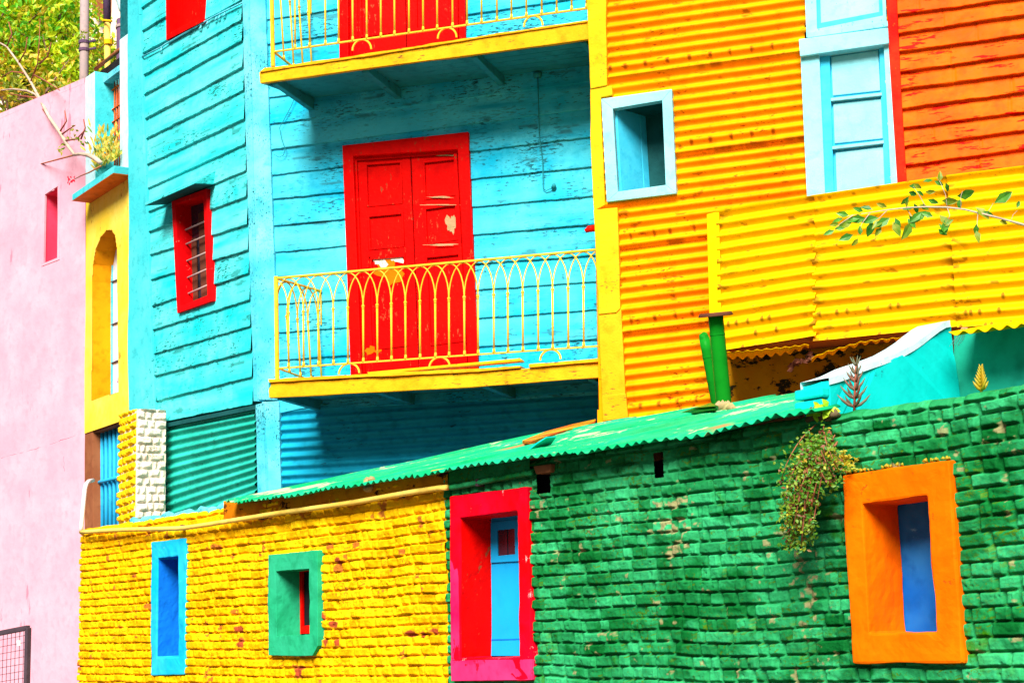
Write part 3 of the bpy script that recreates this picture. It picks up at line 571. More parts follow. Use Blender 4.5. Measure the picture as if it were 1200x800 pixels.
def door(outer, inner, mid, panels, label, patches=()):
    fr = MB(); frame(fr, PB, outer, inner, .055, .08, .16); d = fr.build('door', 'red', th, PB, .008, label=label)
    mb = MB(); o2 = [(outer[0][0]+4, outer[0][1]+4), (outer[1][0]-4, outer[1][1]+4), (outer[2][0]-4, outer[2][1]), (outer[3][0]+4, outer[3][1])]
    i2 = [(inner[0][0]-3.5, inner[0][1]-3.5), (inner[1][0]+3.5, inner[1][1]-3.5), (inner[2][0]+3.5, inner[2][1]), (inner[3][0]-3.5, inner[3][1])]
    frame(mb, PB, [(x+1, y+1) for x, y in inner[:1]]+[(inner[1][0]-1, inner[1][1]+1), (inner[2][0]-1, inner[2][1]), (inner[3][0]+1, inner[3][1])],
          [(inner[0][0]+4.5, inner[0][1]+5), (inner[1][0]-4.5, inner[1][1]+5), (inner[2][0]-4, inner[2][1]), (inner[3][0]+4, inner[3][1])], .0, .02, .02); mb.build('inner_frame', 'red', d, PB, .003)
    for side in (0, 1):
        mt, mbm = mid
        if side == 0: q = [inner[0], (mt[0]-.7, mt[1]), (mbm[0]-.7, mbm[1]), inner[3]]
        else: q = [(mt[0]+.7, mt[1]), inner[1], inner[2], (mbm[0]+.7, mbm[1])]
        # leaf built as a ring-and-panel: stiles and rails proud of recessed panels
        lf = MB(); lf.pslab(PB, [(q[0][0]-(5 if side == 0 else 0), q[0][1]-9), (q[1][0]+(5 if side else 0), q[1][1]-9), (q[2][0]+(5 if side else 0), q[2][1]), (q[3][0]-(5 if side == 0 else 0), q[3][1])], -.055, .03)
 
        ps = [p for p in panels if p[0] == side]
        # stiles
        def ed(a, b, t): return (a[0]+(b[0]-a[0])*t, a[1]+(b[1]-a[1])*t)
        H = q[3][1]-q[0][1]; Lx = lambda y: ed(q[0], q[3], (y-q[0][1])/H)[0]; Rx = lambda y: ed(q[1], q[2], (y-q[1][1])/H)[0]
        pl_ = [p[1] for p in ps]; x0 = pl_[0][0][0]-Lx(pl_[0][0][1]); x1 = Rx(pl_[0][1][1])-pl_[0][1][0]
        lf.pslab(PB, [q[0], (q[0][0]+x0, q[0][1]-.6), (q[3][0]+x0, q[3][1]-.6), q[3]], -.03, .03)
        lf.pslab(PB, [(q[1][0]-x1, q[1][1]+.6), q[1], q[2], (q[2][0]-x1, q[2][1]+.6)], -.03, .03)
        yb = [q[0][1]+0]+[None]; prevL, prevR = q[0][1], q[1][1]
        for P_ in pl_+[[(0, q[3][1]), (0, q[2][1]), (0, q[2][1]), (0, q[3][1])]]:
            tl, tr = P_[0][1], P_[1][1]
            a = [(Lx(prevL)+x0, prevL), (Rx(prevR)-x1, prevR), (Rx(tr)-x1, tr), (Lx(tl)+x0, tl)]
            if tl-prevL > .5: lf.pslab(PB, a, -.034, .025)
            prevL, prevR = P_[3][1], P_[2][1]
        leaf = lf.build('leaf', 'red', d, PB, .003)
        # beads round each panel
        for P_ in pl_:
            bd = MB(); frame(bd, PB, P_, shrink(P_, 3.2), -.024, .02, .025); bd2 = bd.build('moulding', 'red', d, PB, .003)
    for q, mt_, off in patches:
        b = MB(); b.slab([PB.at(x, y, off) for x, y in q], PB.n, .003); b.build('peeled_patch', mt_, d, PB)
    return d
door([(401, 170.5), (548.5, 154.5), (561, 450), (411.5, 462)], [(413.5, 183), (536, 175), (549, 440), (424, 452)], ((481, 178.5), (491.5, 445)),
     [(0, [(427.5, 191), (470.5, 188), (471.5, 238.5), (429, 242.5)]), (0, [(430, 252), (472.5, 248), (473.5, 289), (432, 293)]), (0, [(434, 301), (474, 297.5), (479, 405), (439, 410)]),
      (1, [(495, 188.5), (533.5, 184.5), (534.5, 228.5), (497, 234.5)]), (1, [(496.5, 243), (535, 238), (537, 281), (498.5, 287)]), (1, [(499, 299), (538, 295), (543, 400), (504, 405)])],
     'red double door behind the lower balcony with peeling paint')
door([(397, -175), (543, -195), (545.5, 60), (397.5, 80)], [(407, -165), (536, -180), (537.5, 50), (408, 66)], ((472, -172), (476.5, 58)),
     [(0, [(418, -150), (462, -156), (464, -40), (420, -35)]), (0, [(421, -20), (464, -25), (466, 38), (422, 44)]), (1, [(484, -158), (526, -163), (527, -45), (485, -40)]), (1, [(486, -28), (527, -33), (528, 30), (487, 36)])],
     'red double door behind the upper balcony')

# peeled paint: irregular thin flakes standing on the door
def blob(cx, cy, rx, ry, n=26, jag=.35, seed=1):
    rr = random.Random(seed); ph = [rr.random()*6.28 for _ in range(4)]; out = []
    for i in range(n):
        a = 2*math.pi*i/n; r = 1+jag*(.5*math.sin(2*a+ph[0])+.35*math.sin(3*a+ph[1])+.3*math.sin(5*a+ph[2])+.25*math.sin(9*a+ph[3])); out.append((cx+rx*r*math.cos(a), cy+ry*r*math.sin(a)))
    return out
dpar = [o for o in C.objects if o.name.startswith('door') and 'lower' in o.get('label', '')][0]
for k, (cx, cy, rx, ry, mt_, off) in enumerate(((445, 303, 10, 8, 'wbrick', -.045), (462, 300, 9, 8, 'wbrick', -.0455), (455, 316, 15, 15, 'orangesur', -.047), (529, 262, 5.5, 12, 'stone', -.046), (522, 182, 10, .9, 'stone', -.018), (518, 286.8, 19, 1.0, 'stone', -.008), (516, 231, 16, .8, 'stone', -.012), (437, 410, 8, 5, 'orangesur', -.028), (515, 240, 18, .7, 'stone', -.012))):
    b = MB(); b.slab([PB.at(x, y, off) for x, y in blob(cx, cy, rx, ry, 26, .5, k)], PB.n, .002); b.build('peeled_patch', mt_, dpar, PB, label='bare patch where the red door paint has peeled')

# balconies
def balcony(foff, fl_top, fl_bot, wall_l, wall_r, jo, label):
    """fl_top/fl_bot: front fascia pixel polylines left to right (on the front plane)"""
    fr = MB(); fr.pslab(PB, fl_top+fl_bot[::-1], foff, .05); 
    a, b = PB.at(*fl_top[0], foff), PB.at(*fl_top[-1], foff); c, d = PB.at(*fl_bot[0], foff), PB.at(*fl_bot[-1], foff)
    wl = PB.at(*wall_l); wr = PB.at(*wall_r)
    zf0, zf1 = (a[2]+c[2])/2, (b[2]+d[2])/2
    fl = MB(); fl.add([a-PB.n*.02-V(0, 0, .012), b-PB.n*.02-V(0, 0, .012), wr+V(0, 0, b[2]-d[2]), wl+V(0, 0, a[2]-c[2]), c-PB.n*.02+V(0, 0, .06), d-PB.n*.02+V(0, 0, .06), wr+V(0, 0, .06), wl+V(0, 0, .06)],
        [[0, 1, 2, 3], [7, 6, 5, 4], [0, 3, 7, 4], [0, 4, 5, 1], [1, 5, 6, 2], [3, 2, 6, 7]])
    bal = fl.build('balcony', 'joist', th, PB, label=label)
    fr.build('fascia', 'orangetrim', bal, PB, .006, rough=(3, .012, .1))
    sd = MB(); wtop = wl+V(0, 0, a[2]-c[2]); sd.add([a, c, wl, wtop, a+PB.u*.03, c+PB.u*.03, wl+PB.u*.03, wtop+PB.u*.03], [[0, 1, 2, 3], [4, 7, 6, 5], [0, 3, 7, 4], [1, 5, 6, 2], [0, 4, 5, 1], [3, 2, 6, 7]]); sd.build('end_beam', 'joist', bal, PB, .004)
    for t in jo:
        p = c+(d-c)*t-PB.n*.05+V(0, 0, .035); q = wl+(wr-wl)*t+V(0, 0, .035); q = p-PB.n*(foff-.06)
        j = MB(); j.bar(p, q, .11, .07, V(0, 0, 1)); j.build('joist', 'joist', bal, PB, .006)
    # boards under the floor
    for t in np.linspace(.12, .9, 6):
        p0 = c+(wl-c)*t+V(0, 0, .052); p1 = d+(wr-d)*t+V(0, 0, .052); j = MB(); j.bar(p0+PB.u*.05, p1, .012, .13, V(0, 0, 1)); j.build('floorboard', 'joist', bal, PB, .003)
    return bal
bal1 = balcony(1.0, [(314.5, 448.5), (560, 436), (618, 431.5), (704, 424)], [(315, 466), (560, 453), (618, 448.5), (704, 442)], (376, 474), (722, 452), (.03, .34, .66, .97), 'lower balcony floor with ochre fascia')
bal2 = balcony(1.0, [(304, 85), (420, 67.5), (580, 42), (690, 25.5)], [(305, 97.5), (420, 81.5), (580, 61), (690, 46)], (366, 120), (712, 80), (.04, .33, .66, .98), 'upper balcony floor with ochre fascia')
mb = MB()
mb.pslab(PB, [(314, 444), (430, 437.5), (560, 431.5), (610, 428), (610, 431), (560, 435.5), (430, 441.5), (315, 448)], 1.03, .16)
mb.build('floor_plank', 'orangetrim', bal1, PB, .004, rough=(5, .012, .08))
mb = MB(); mb.pslab(PB, [(620, 426.5), (703, 419.5), (703, 423.5), (620, 430.5)], 1.03, .16); mb.build('floor_plank', 'orangetrim', bal1, PB, .004, rough=(5, .012, .08))
mb = MB(); mb.pslab(PB, [(430, 436), (609, 419.5), (611, 422.5), (432, 438.5)], .97, .12); mb.build('floor_plank', 'yellowtrim', bal1, PB, .004)
mb = MB(); mb.pslab(PB, [(310, 80), (420, 64.5), (580, 39.5), (688, 24), (688, 26), (580, 42), (420, 67.5), (305, 84.5)], 1.02, .16); mb.build('floor_plank', 'orangetrim', bal2, PB, .004, rough=(5, .012, .08))

def railing(topL, topR, botL, botR, postb, xs, springdy, sidetop, sidebot, nside, feet, label, off=.96):
    ry = lambda x: topL[1]+(topR[1]-topL[1])*(x-topL[0])/(topR[0]-topL[0]); by = lambda x: botL[1]+(botR[1]-botL[1])*(x-botL[0])/(botR[0]-botL[0])
    mb = MB()
    a, b = PB.at(*topL, off), PB.at(*topR, off); mb.bar(a, b, .018, .03, V(0, 0, 1))
    c, d = PB.at(*botL, off), PB.at(*botR, off); mb.bar(c, d, .014, .026, V(0, 0, 1))
    sa, sb = PB.at(*sidetop, .03), PB.at(*sidebot, .03); mb.bar(a, sa, .018, .03, V(0, 0, 1)); mb.bar(c, sb, .014, .024, V(0, 0, 1))
    mb.tube([PB.at(postb[0], postb[1], off), PB.at(topL[0]+.5, topL[1]-2, off)], .024, 8)
    for x, w_, hh in feet:
        y = by(x); mb.tube([PB.at(x+w_*math.cos(t), y+hh-hh*1.0*math.sin(t)-(x+w_*math.cos(t)-x)*.075, off) for t in np.linspace(0, math.pi, 12)], .011, 6)
    # arches
    ext = lambda i: xs[0]+(xs[1]-xs[0])*i if i < 0 else (xs[i] if i < len(xs) else xs[-1]+(xs[-1]-xs[-2])*(i-len(xs)+1))
    for i in range(-2, len(xs)):
        x0, x2 = ext(i), ext(i+2); x0c = max(x0, topL[0]); pts = []
        for t in np.linspace(0, math.pi, 15):
            x = (x0+x2)/2-(x2-x0)/2*math.cos(t); y = ry(x)+1.2+springdy*(1-math.sin(t))
            if x < topL[0]+.5 or x > topR[0]: continue
            pts.append(PB.at(x, y, off))
        if len(pts) > 2: mb.tube(pts, .0072, 6)
    side = (sa-a); L_ = np.linalg.norm(side); sn = [a+side*(k+1)/(nside+.3) for k in range(nside)]; zs = V(0, 0, 1)
    spr = np.linalg.norm(PB.at(xs[3], ry(xs[3])+springdy, off)-PB.at(xs[3], ry(xs[3]), off))
    for k in range(-1, nside-1):
        p0 = a+side*(k+1)/(nside+.3) if k >= 0 else a-side*0; c0 = k+1; st_ = 1/(nside+.3)
        pts = [a+side*min(1, max(0, ((c0+1)-math.cos(t))*st_))-zs*(.01+spr*(1-math.sin(t))) for t in np.linspace(0, math.pi, 13)]; mb.tube(pts, .0085, 6)
    r = mb.build('railing', 'iron', th, PB, smooth=False, label=label)
    def baluster(p0, p1):
        m = MB(); m.tube([p0, p1], .0105, 8); dz = unit(p1-p0)
        for f, rad in ((1.0, .017), (.965, .013)): q = p0+(p1-p0)*f; m.tube([q-dz*.016, q-dz*.008, q+dz*.008, q+dz*.016], [.010, rad, rad, .010], 8)
        m.tube([p0, p0+dz*.05], [.018, .011], 8)
        m.build('baluster', 'iron', r, PB, smooth=True)
    for x in xs: baluster(PB.at(x+.4, by(x), off), PB.at(x, ry(x)+springdy+1, off))
    for k in range(nside):
        t = (k+1)/(nside+.3); baluster(c+(sb-c)*t, a+side*t-zs*(.01+spr))
    return r
xs1 = [338, 355.5, 373, 390.5, 407.5, 425.5, 442, 458.5, 475, 492, 510, 526, 544, 560, 578.5, 595, 612.5, 630.5, 647.5, 665.7, 683.7]
railing((323, 326), (700, 292.5), (326, 431.5), (701, 405.5), (325, 446), xs1, 41, (376, 341), (381, 452), 4, ((409, 12, 12), (515, 12, 12), (645, 12, 12)), 'yellow iron railing of the lower balcony with interlaced arches')
xs2 = [380-34.5, 380-17.5, 381, 396.5, 413, 429.5, 446, 462, 479, 495.5, 512, 530, 547, 564, 582, 599, 616.5, 634.5, 652, 669.5, 687]
railing((317, -57), (692, -112), (321, 61), (692, 9.5), (320, 78), xs2, 46, (364, -28), (370, 100), 4, ((424, 11, 12), (524, 11, 12), (625, 11, 12)), 'yellow iron railing of the upper balcony cut by the top of the picture')
# hanging wires and small fittings
mb = MB(); mb.tube([PB.at(x, y, .04) for x, y in [(630, 88), (631, 120), (632, 160), (634, 175), (636, 190), (636.5, 221), (640, 223.5), (646, 221), (649, 218)]], .006, 5); mb.tube([PB.at(649, 220, .03), PB.at(649, 216, .06)], [.03, .02], 8)
mb.tube([PB.at(626, 88, .03), PB.at(634, 88, .03)], .04, 6); mb.build('wire', 'joist', th, PB, smooth=True, label='cable hanging from the upper balcony down to a hook')
mb = MB(); mb.tube([PB.at(x, y, .05) for x, y in [(346, 113), (341, 125), (333, 140), (327.5, 150), (330, 163), (334.5, 175), (332, 182), (327, 184.5), (321.5, 181)]], .005, 5); mb.build('wire', 'joist', th, PB, smooth=True, label='thin loose wire beside the corner post')
mb = MB(); mb.tube([PB.at(686, 271, .25), PB.at(690, 268.5, .25), PB.at(697, 267.5, .25)], [.02, .035, .035], 8); mb.build('lamp_hood', 'redboard', th, PB, smooth=True)

# ------------------------------------------------------------------ amber corrugated house
yh = thing('corrugated_house', 'amber yellow corrugated metal house with turquoise windows and an orange clapboard bay', 'house', V(*PC.pt(1.5, 0)[:2], 0))
cwin = [(704.6, 116), (787, 104.4), (792.5, 226.6), (711, 236.5)]; cwi = [(718, 127.5), (776, 117.6), (780, 216.7), (724, 224.5)]
TLc = (692, -95); TRc = (1060, -140)
hl = [shrink(cwin, 4), [(950, -200), (1032, -200), (1036, 50), (1044, 222), (952, 240), (943, 60)]]
corr('corrugated_wall', PC, [(694, -187), (1044, -240), (1053, 453), (712, 494)], 56, 'corrC', yh, hl, amp=.023, nu=170, seed=40, per=9, laps=(.145, .285, .43, .575, .72, .86), dent=.010)
mb = MB(); mb.pslab(PC, [(690, -200), (1400, -300), (1400, 470), (716, 560)], -.45, .1); mb.pslab(PC, [(700, 480), (1400, 380), (1400, 830), (700, 830)], -.05, .3)
c1 = PC.at(694, -200, -.0); c0 = dn(PC.at(712, 494), 0)
mb.slab([PC.at(694, -200, -.03), PC.at(707, 490, -.03), PC.at(707, 830, -.03), PC.at(707, 830, -7), PC.at(694, -200, -7)], PC.u, .04, True)
mb.build('house_body', 'corrC', yh, PC)
mb = MB(); mb.pslab(PC, [(694, -200), (1400, -300), (1400, -299), (694, -199)], 0, 7); mb.build('roof', 'roof', yh, PC)
for q, o_, mt_ in (([(684, -200), (706, -200), (710, 0), (711, 100), (692, 104), (687.5, 0)], .06, 'yellowtrim'), ([(692, 102), (716.5, 101), (717.5, 111), (704, 114), (709, 240), (696, 247), (691.5, 160)], .045, 'yellowtrim'),
                   ([(695.5, 246), (723.5, 243), (727, 361), (722, 366), (701.5, 368), (699.5, 320)], .058, 'yellowtrim'), ([(701, 366), (728, 361), (732.5, 462), (705.5, 465)], .045, 'orangetrim'), ([(705, 464), (733, 461), (736.5, 489), (706.5, 493.5)], .055, 'orangetrim')):
    mb = MB(); mb.pslab(PC, q, o_, .30); mb.build('corner_board', mt_, yh, PC, .006, rough=(4, .010, .12))
# small casement
mb = MB()
o_, i_ = cwin, cwi
for k in range(4):
    q = [o_[k], o_[(k+1) % 4], i_[(k+1) % 4], i_[k]]; mb.pslab(PC, q, .07, .09)
win = mb.build('window', 'lightcyan', yh, PC, .005, label='small pale turquoise window with mitred frame and inward open shutter')
mb = MB(); hinge_t, hinge_b = PC.at(721, 123, .0), PC.at(727, 227, .0); dr = unit(PC.u*.45-PC.n*.9)
for k in range(3):
    a = hinge_t+dr*(.02+.36*k); b = hinge_b+dr*(.02+.36*k); mb.slab([a, a+dr*.35, b+dr*.35, b], PC.u, .03)
mb.build('shutter', 'lightcyan2', win, PC, .006)
mb = MB(); i2 = cwi; n4 = [PC.at(x, y, -.02) for x, y in i2]; b4 = [p-PC.n*.4 for p in n4]; mb.add(n4+b4, [[0, 1, 5, 4], [1, 2, 6, 5], [2, 3, 7, 6], [3, 0, 4, 7]]); mb.pslab(PC, [(700, 100), (800, 90), (805, 250), (705, 250)], -.42, .02); mb.build('reveal', 'darkteal', win, PC)  # recess faces coloured dark, the shade of the opening painted in
# tall shuttered window, lintel, window above
mb = MB(); frame(mb, PC, [(938, 64), (1041, 50), (1052, 222), (946, 240)], [(960, 62), (1035.5, 53), (1044, 216), (967, 228)], .075, .1, .10)
win = mb.build('window', 'lightcyan', yh, PC, .006, label='tall turquoise window with closed panelled shutter')
mb = MB(); mb.pslab(PC, [(936, 46), (1040.5, 32.5), (1041.5, 51), (937.5, 66)], .13, .14); mb.build('lintel', 'lightcyan', win, PC, .008)
mb = MB(); mb.pslab(PC, [(958, 60), (1040, 50), (1048, 222), (964, 236)], -.01, .03)
mb.pslab(PC, [(959, 60), (972, 58.5), (977.5, 236), (966, 236)], .03, .04); mb.pslab(PC, [(1030, 52), (1037, 51), (1046, 222), (1037, 224)], .03, .04)
sh = mb.build('shutter', 'lightcyan2', win, PC, .004)
for (yl, yr) in ((116, 110), (172.5, 166)):
    mb = MB(); mb.pslab(PC, [(972+yl*.03-2, yl-1), (1031+yr*.04-2, yr-1.5), (1031+yr*.04-2, yr+2), (972+yl*.03-2, yl+2.5)], .045, .06); mb.build('rail', 'lightcyan', sh, PC, .004)
for q in ([(974, 67), (1029, 59), (1031.5, 106), (976, 112)], [(976.5, 122), (1032.5, 116), (1035, 162), (978, 168)], [(979, 179), (1036, 172), (1039, 222), (981, 232)]):
    mb = MB(); mb.pslab(PC, q, .008, .02); mb.build('panel', 'lightcyan', sh, PC, .005)
mb = MB(); frame(mb, PC, [(938, -150), (1032, -165), (1039, 31), (945, 44)], [(952, -150), (1028, -165), (1034.5, 18.5), (957.5, 34)], .07, .1, .08); w5 = mb.build('window', 'lightcyan', yh, PC, .006, label='upper turquoise window cut by the top of the picture')
mb = MB(); mb.pslab(PC, [(950, -152), (1034, -165), (1036, 22), (955, 38)], .0, .03); pn = mb.build('panel', 'lightcyan', w5, PC, .004)
mb = MB(); frame(mb, PC, [(952, -150), (1029, -165), (1034.5, 19), (957.5, 34)], [(957, -145), (1025, -160), (1030.5, 14), (961.5, 27)], .03, .04, .04); mb.build('bead', 'lightcyan2', w5, PC, .004)
mb = MB(); mb.pslab(PC, [(946, 38), (1040, 24.5), (1040.5, 31), (946.5, 44.5)], .10, .1); mb.build('sill', 'lightcyan', w5, PC, .005)
mb = MB(); mb.pslab(PC, [(1030, -170), (1042, -172), (1051, 0), (1056, 110), (1063, 222), (1051, 224), (1044, 110), (1039, 0)], .065, .1); mb.build('trim_board', 'redboard', yh, PC, .006)
dl = 22.0; cl = [(19-dl*k, -2-dl*k) for k in range(10, 0, -1)]+[(19, -2), (41, 18), (62.5, 41), (86, 64), (106, 86), (129, 107.5), (151, 131), (172.5, 152.5), (195, 174), (217, 196), (240, 220)]
boards('clapboard_wall', PC, cl, L2(1048, 0, 1060, 200), lambda y: 1205+(y)*.05, 'orangeclap', yh, [], 90, lip=.045, seed=300)
cl2 = [(b_, b_-(a_-b_)*1.7) for a_, b_ in cl]
boards('clapboard_wall', PC, cl2, lambda y: 1205+(y)*.05, lambda y: 1400+y*.05, 'orangeclap', yh, [], 60, lip=.03, seed=300)
mb = MB(); q = [(700, 500), (820, 380), (845, 400), (1180, 350), (1300, 340), (1300, 520), (720, 520)]
rows = []
for k in range(30):
    f = k/29; rows.append([PC.at(x, (405-(x-850)*.05)*(1-f)+(482-(x-850)*.12)*f, .085+.03*float(fbm(np.array(x*.03), np.array(f*3.), 9, 3))) for x in np.linspace(842, 1200, 70)])
grid('plinth_render', np.array(rows), 'dirtyorange', yh, PC, label='stained ochre render below the corrugated bay')
# projecting corrugated bay
def seamx(k, y): return {0: 842+(y-247)*.02, 1: 953.5+(y-244)*.017, 2: 1112+(y-217)*.074, 3: 1212+(y-200)*.09, 4: 1330}[k]
tops = {0: 247.5, 1: 229.5, 2: 206, 3: 193, 4: 176}; bots = {0: 412, 1: (393.5, 400.5), 2: (382.5, 383.5), 3: (376, 376), 4: 366}
bt0 = [412, 400.5, 384.5, 376]; bt1 = [394, 383, 376, 366]
bay = None
mb = MB(); mb.pslab(PE, [(828, 251), (842.5, 247.5), (846, 417), (832.5, 421)], .03, .05)
bayp = mb.build('projecting_bay', 'corrE', yh, PE, .006, label='bright yellow corrugated projecting bay')
for k in range(4):
    xa, xb = seamx(k, tops[k]), seamx(k+1, tops[k+1]); ya, yb = bt0[k], bt1[k]
    corr('cladding_sheet', PE, [(xa-2, tops[k]), (xb+1, tops[k+1]), (seamx(k+1, yb)+1, yb), (seamx(k, ya)-2, ya)], 11 if k else 11, 'corrE', bayp, amp=.025, nu=80, seed=50+k, off=.012*((k+1) % 2), dent=.014, per=12)
# bay floor deck (dark) and return wall
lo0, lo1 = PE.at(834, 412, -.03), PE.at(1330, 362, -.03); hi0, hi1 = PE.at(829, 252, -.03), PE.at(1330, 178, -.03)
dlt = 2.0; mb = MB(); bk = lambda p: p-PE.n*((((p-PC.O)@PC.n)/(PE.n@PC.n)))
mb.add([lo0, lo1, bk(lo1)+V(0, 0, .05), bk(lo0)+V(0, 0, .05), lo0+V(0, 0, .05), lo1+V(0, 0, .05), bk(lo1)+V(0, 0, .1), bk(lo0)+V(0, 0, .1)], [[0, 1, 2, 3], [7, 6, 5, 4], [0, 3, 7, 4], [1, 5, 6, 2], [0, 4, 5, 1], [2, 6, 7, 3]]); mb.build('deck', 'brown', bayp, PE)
mb = MB(); mb.add([lo0, hi0, bk(hi0), bk(lo0)], [[0, 1, 2, 3]]); mb.build('return_wall', 'corrE', bayp, PE)
# ragged wavy sheets hanging under the bay
def wavy(pts, hgt, n, par, back, amp=.018, mt_='corrE', label=None):
    X = np.array([p[0] for p in pts], float); Y = np.array([p[1] for p in pts], float); nn = n*12
    xs_ = np.linspace(X[0], X[-1], nn+1); ys_ = np.interp(xs_, X, Y); rows = []
    ph = np.arange(nn+1)/12*2*math.pi; HH = np.interp(xs_, X, hgt)
    for f in np.linspace(0, 1, 5):
        rows.append([PE.at(x, y+hh*f+math.cos(p_)*amp*110*(.35+.65*f), -back*f*1.0+.03*(1-f)-.02*math.cos(p_)) for x, y, p_, hh in zip(xs_, ys_, ph, HH)])
    o = grid('under_sheet', np.array(rows), mt_, par, PE, label=label); m_ = o.modifiers.new('s', 'SOLIDIFY'); m_.thickness = .004; return o
wavy([(848, 413), (880, 410.5), (925, 406), (948, 403)], [6, 8, 7, 2.5], 9, bayp, .10)
wavy([(951, 419), (968, 412), (987, 406.5), (1010, 400), (1056, 395), (1090, 390)], [3.5, 4.5, 3, 2.5, 2, 2], 11, bayp, .08)
mb = MB()
for k in range(16):
    x = random.uniform(926, 950); y = 432-(x-926)*.6+random.uniform(-7, 3); mb.slab([PE.at(x+dx, y+dy, -.03-random.random()*.1) for dx, dy in ((-4, 2), (0, -3.5), (4.5, -2), (1, 3))], PE.n, .01)
mb.build('torn_sheet', 'rustcap', bayp, PE)

# ------------------------------------------------------------------ turquoise parapet and teal wall
par = thing('parapet_wall', 'bright turquoise parapet with a sweeping curved top standing behind the green brick wall', 'parapet', V(*PF.at(1000, 480, -.6)[:2], 0))
top = [(970, 446.5), (981, 443.5), (993, 439.6), (1010.5, 431), (1034, 423), (1055, 415), (1070, 406.5), (1081, 399), (1089.5, 392), (1100, 384), (1107, 380), (1112, 379), (1115, 381)]
mb = MB(); lowp = [PG.at(1125.5, 470), PG.at(971.5, 500)]; pts = [PG.at(x, y) for x, y in top]+[PG.at(1119, 400), PG.at(1124, 450)]+[V(lowp[0][0], lowp[0][1], .0), V(lowp[1][0], lowp[1][1], .0)]
mb.slab(pts, PG.n, .17); mb.build('wall_body', 'turq', par, PG, .02, rough=(4, .02, .07))
mb = MB(); tp = [PG.at(x, y)+V(0, 0, .016)+PG.n*.008 for x, y in top[:-1]]; n = len(tp)
mb.add(tp+[p-PG.n*.182 for p in tp]+[p-V(0, 0, .035) for p in tp]+[p-PG.n*.182-V(0, 0, .035) for p in tp], [[i, i+1, n+i+1, n+i] for i in range(n-1)]+[[i, 2*n+i, 2*n+i+1, i+1] for i in range(n-1)]+[[n+i, n+i+1, 3*n+i+1, 3*n+i] for i in range(n-1)])
mb.build('coping', 'whiteplaster', par, PG, label='pale weathered top of the parapet')
mb = MB()
for k in range(2):
    cpt = PG.at(970, 452+k*14.5)-PG.n*.085+V(0, 0, -.03); mb.box(cpt+PF.n*.02, (PF.u, V(0, 0, 1), PF.n), (.088, .025, .03))
mb.build('brick_end', 'turq', par, PG, .01, label='exposed brick ends of the parapet')
def crack(pl, pts, off, par_, mt_='joist', r=.003, seed=0):
    rr = random.Random(seed); mb = MB(); P_ = []
    for i in range(len(pts)-1):
        for t in np.linspace(0, 1, 8)[:-1]: P_.append((pts[i][0]+(pts[i+1][0]-pts[i][0])*t+rr.uniform(-.6, .6), pts[i][1]+(pts[i+1][1]-pts[i][1])*t+rr.uniform(-.6, .6)))
    P_.append(pts[-1]); mb.tube([pl.at(x, y, off) for x, y in P_], [r*rr.uniform(.5, 1.3) for _ in P_], 4); mb.build('crack', mt_, par_, pl)
crack(PG, [(1078, 414), (1084, 416), (1087, 432), (1094, 450), (1098, 458)], .0, par, r=.0025, seed=1); crack(PG, [(1066, 450), (1075, 456), (1084, 459), (1093, 459), (1101, 462), (1107, 459)], .0, par, r=.0025, seed=2)
crack(PG, [(1041, 423), (1042, 440), (1034, 451), (1023, 461), (1017, 470)], .0, par, r=.0025, seed=3); crack(PG, [(1040, 422), (1043, 455), (1044, 470)], .0, par, r=.0016, seed=4)
PT = Plane(PG.at(1122, 420), PF.u)
pt_ = [(1112, 391), (1150, 386.5), (1180, 382.5), (1300, 369), (1400, 358)]
rows = []
for f in np.linspace(0, 1, 6):
    rows.append([PT.at(x, np.interp(x, [p[0] for p in pt_], [p[1] for p in pt_]), .26)-PT.n*.5*f+V(0, 0, .10*f+.010*math.cos(2*math.pi*(x-1112)/17.)) for x in np.linspace(1112, 1400, 200)])
SHEET_ROWS = np.array(rows)
tw = thing('rendered_wall', 'plain teal rendered wall under the right end of the yellow bay', 'wall', V(*PT.at(1180, 500)[:2], 0))
mb = MB(); rows = [[PT.at(x, (390-(x-1120)*.11)*(1-y)+620*y, .01*float(fbm(np.array(x*.05), np.array(y*9.), 2, 3))) for x in np.linspace(1118, 1400, 30)] for y in np.linspace(0, 1, 30)]
grid('render_face', np.array(rows), 'teal', tw, PT)
mb = MB(); mb.pslab(PT, [(1118, 392), (1400, 361), (1400, 1000), (1118, 1000)], -.03, .2); mb.build('wall_core', 'teal', tw, PT)
cs = grid('cover_sheet', SHEET_ROWS, 'corrE', tw, PT, label='wavy yellow tin sheet capping the teal wall'); cs.modifiers.new('s', 'SOLIDIFY').thickness = .005
cw = MB()
for k in range(9):
    a = PT.at(1127+k*.8, 384, .2); b = PT.at(1114+k*1.6+random.uniform(-2, 2), 403+random.uniform(-3, 3), .1); cw.tube([a, (a+b)/2-V(0, 0, .01), b], .0012, 4)
cw.build('cobweb', 'whitemetal', tw, PT)

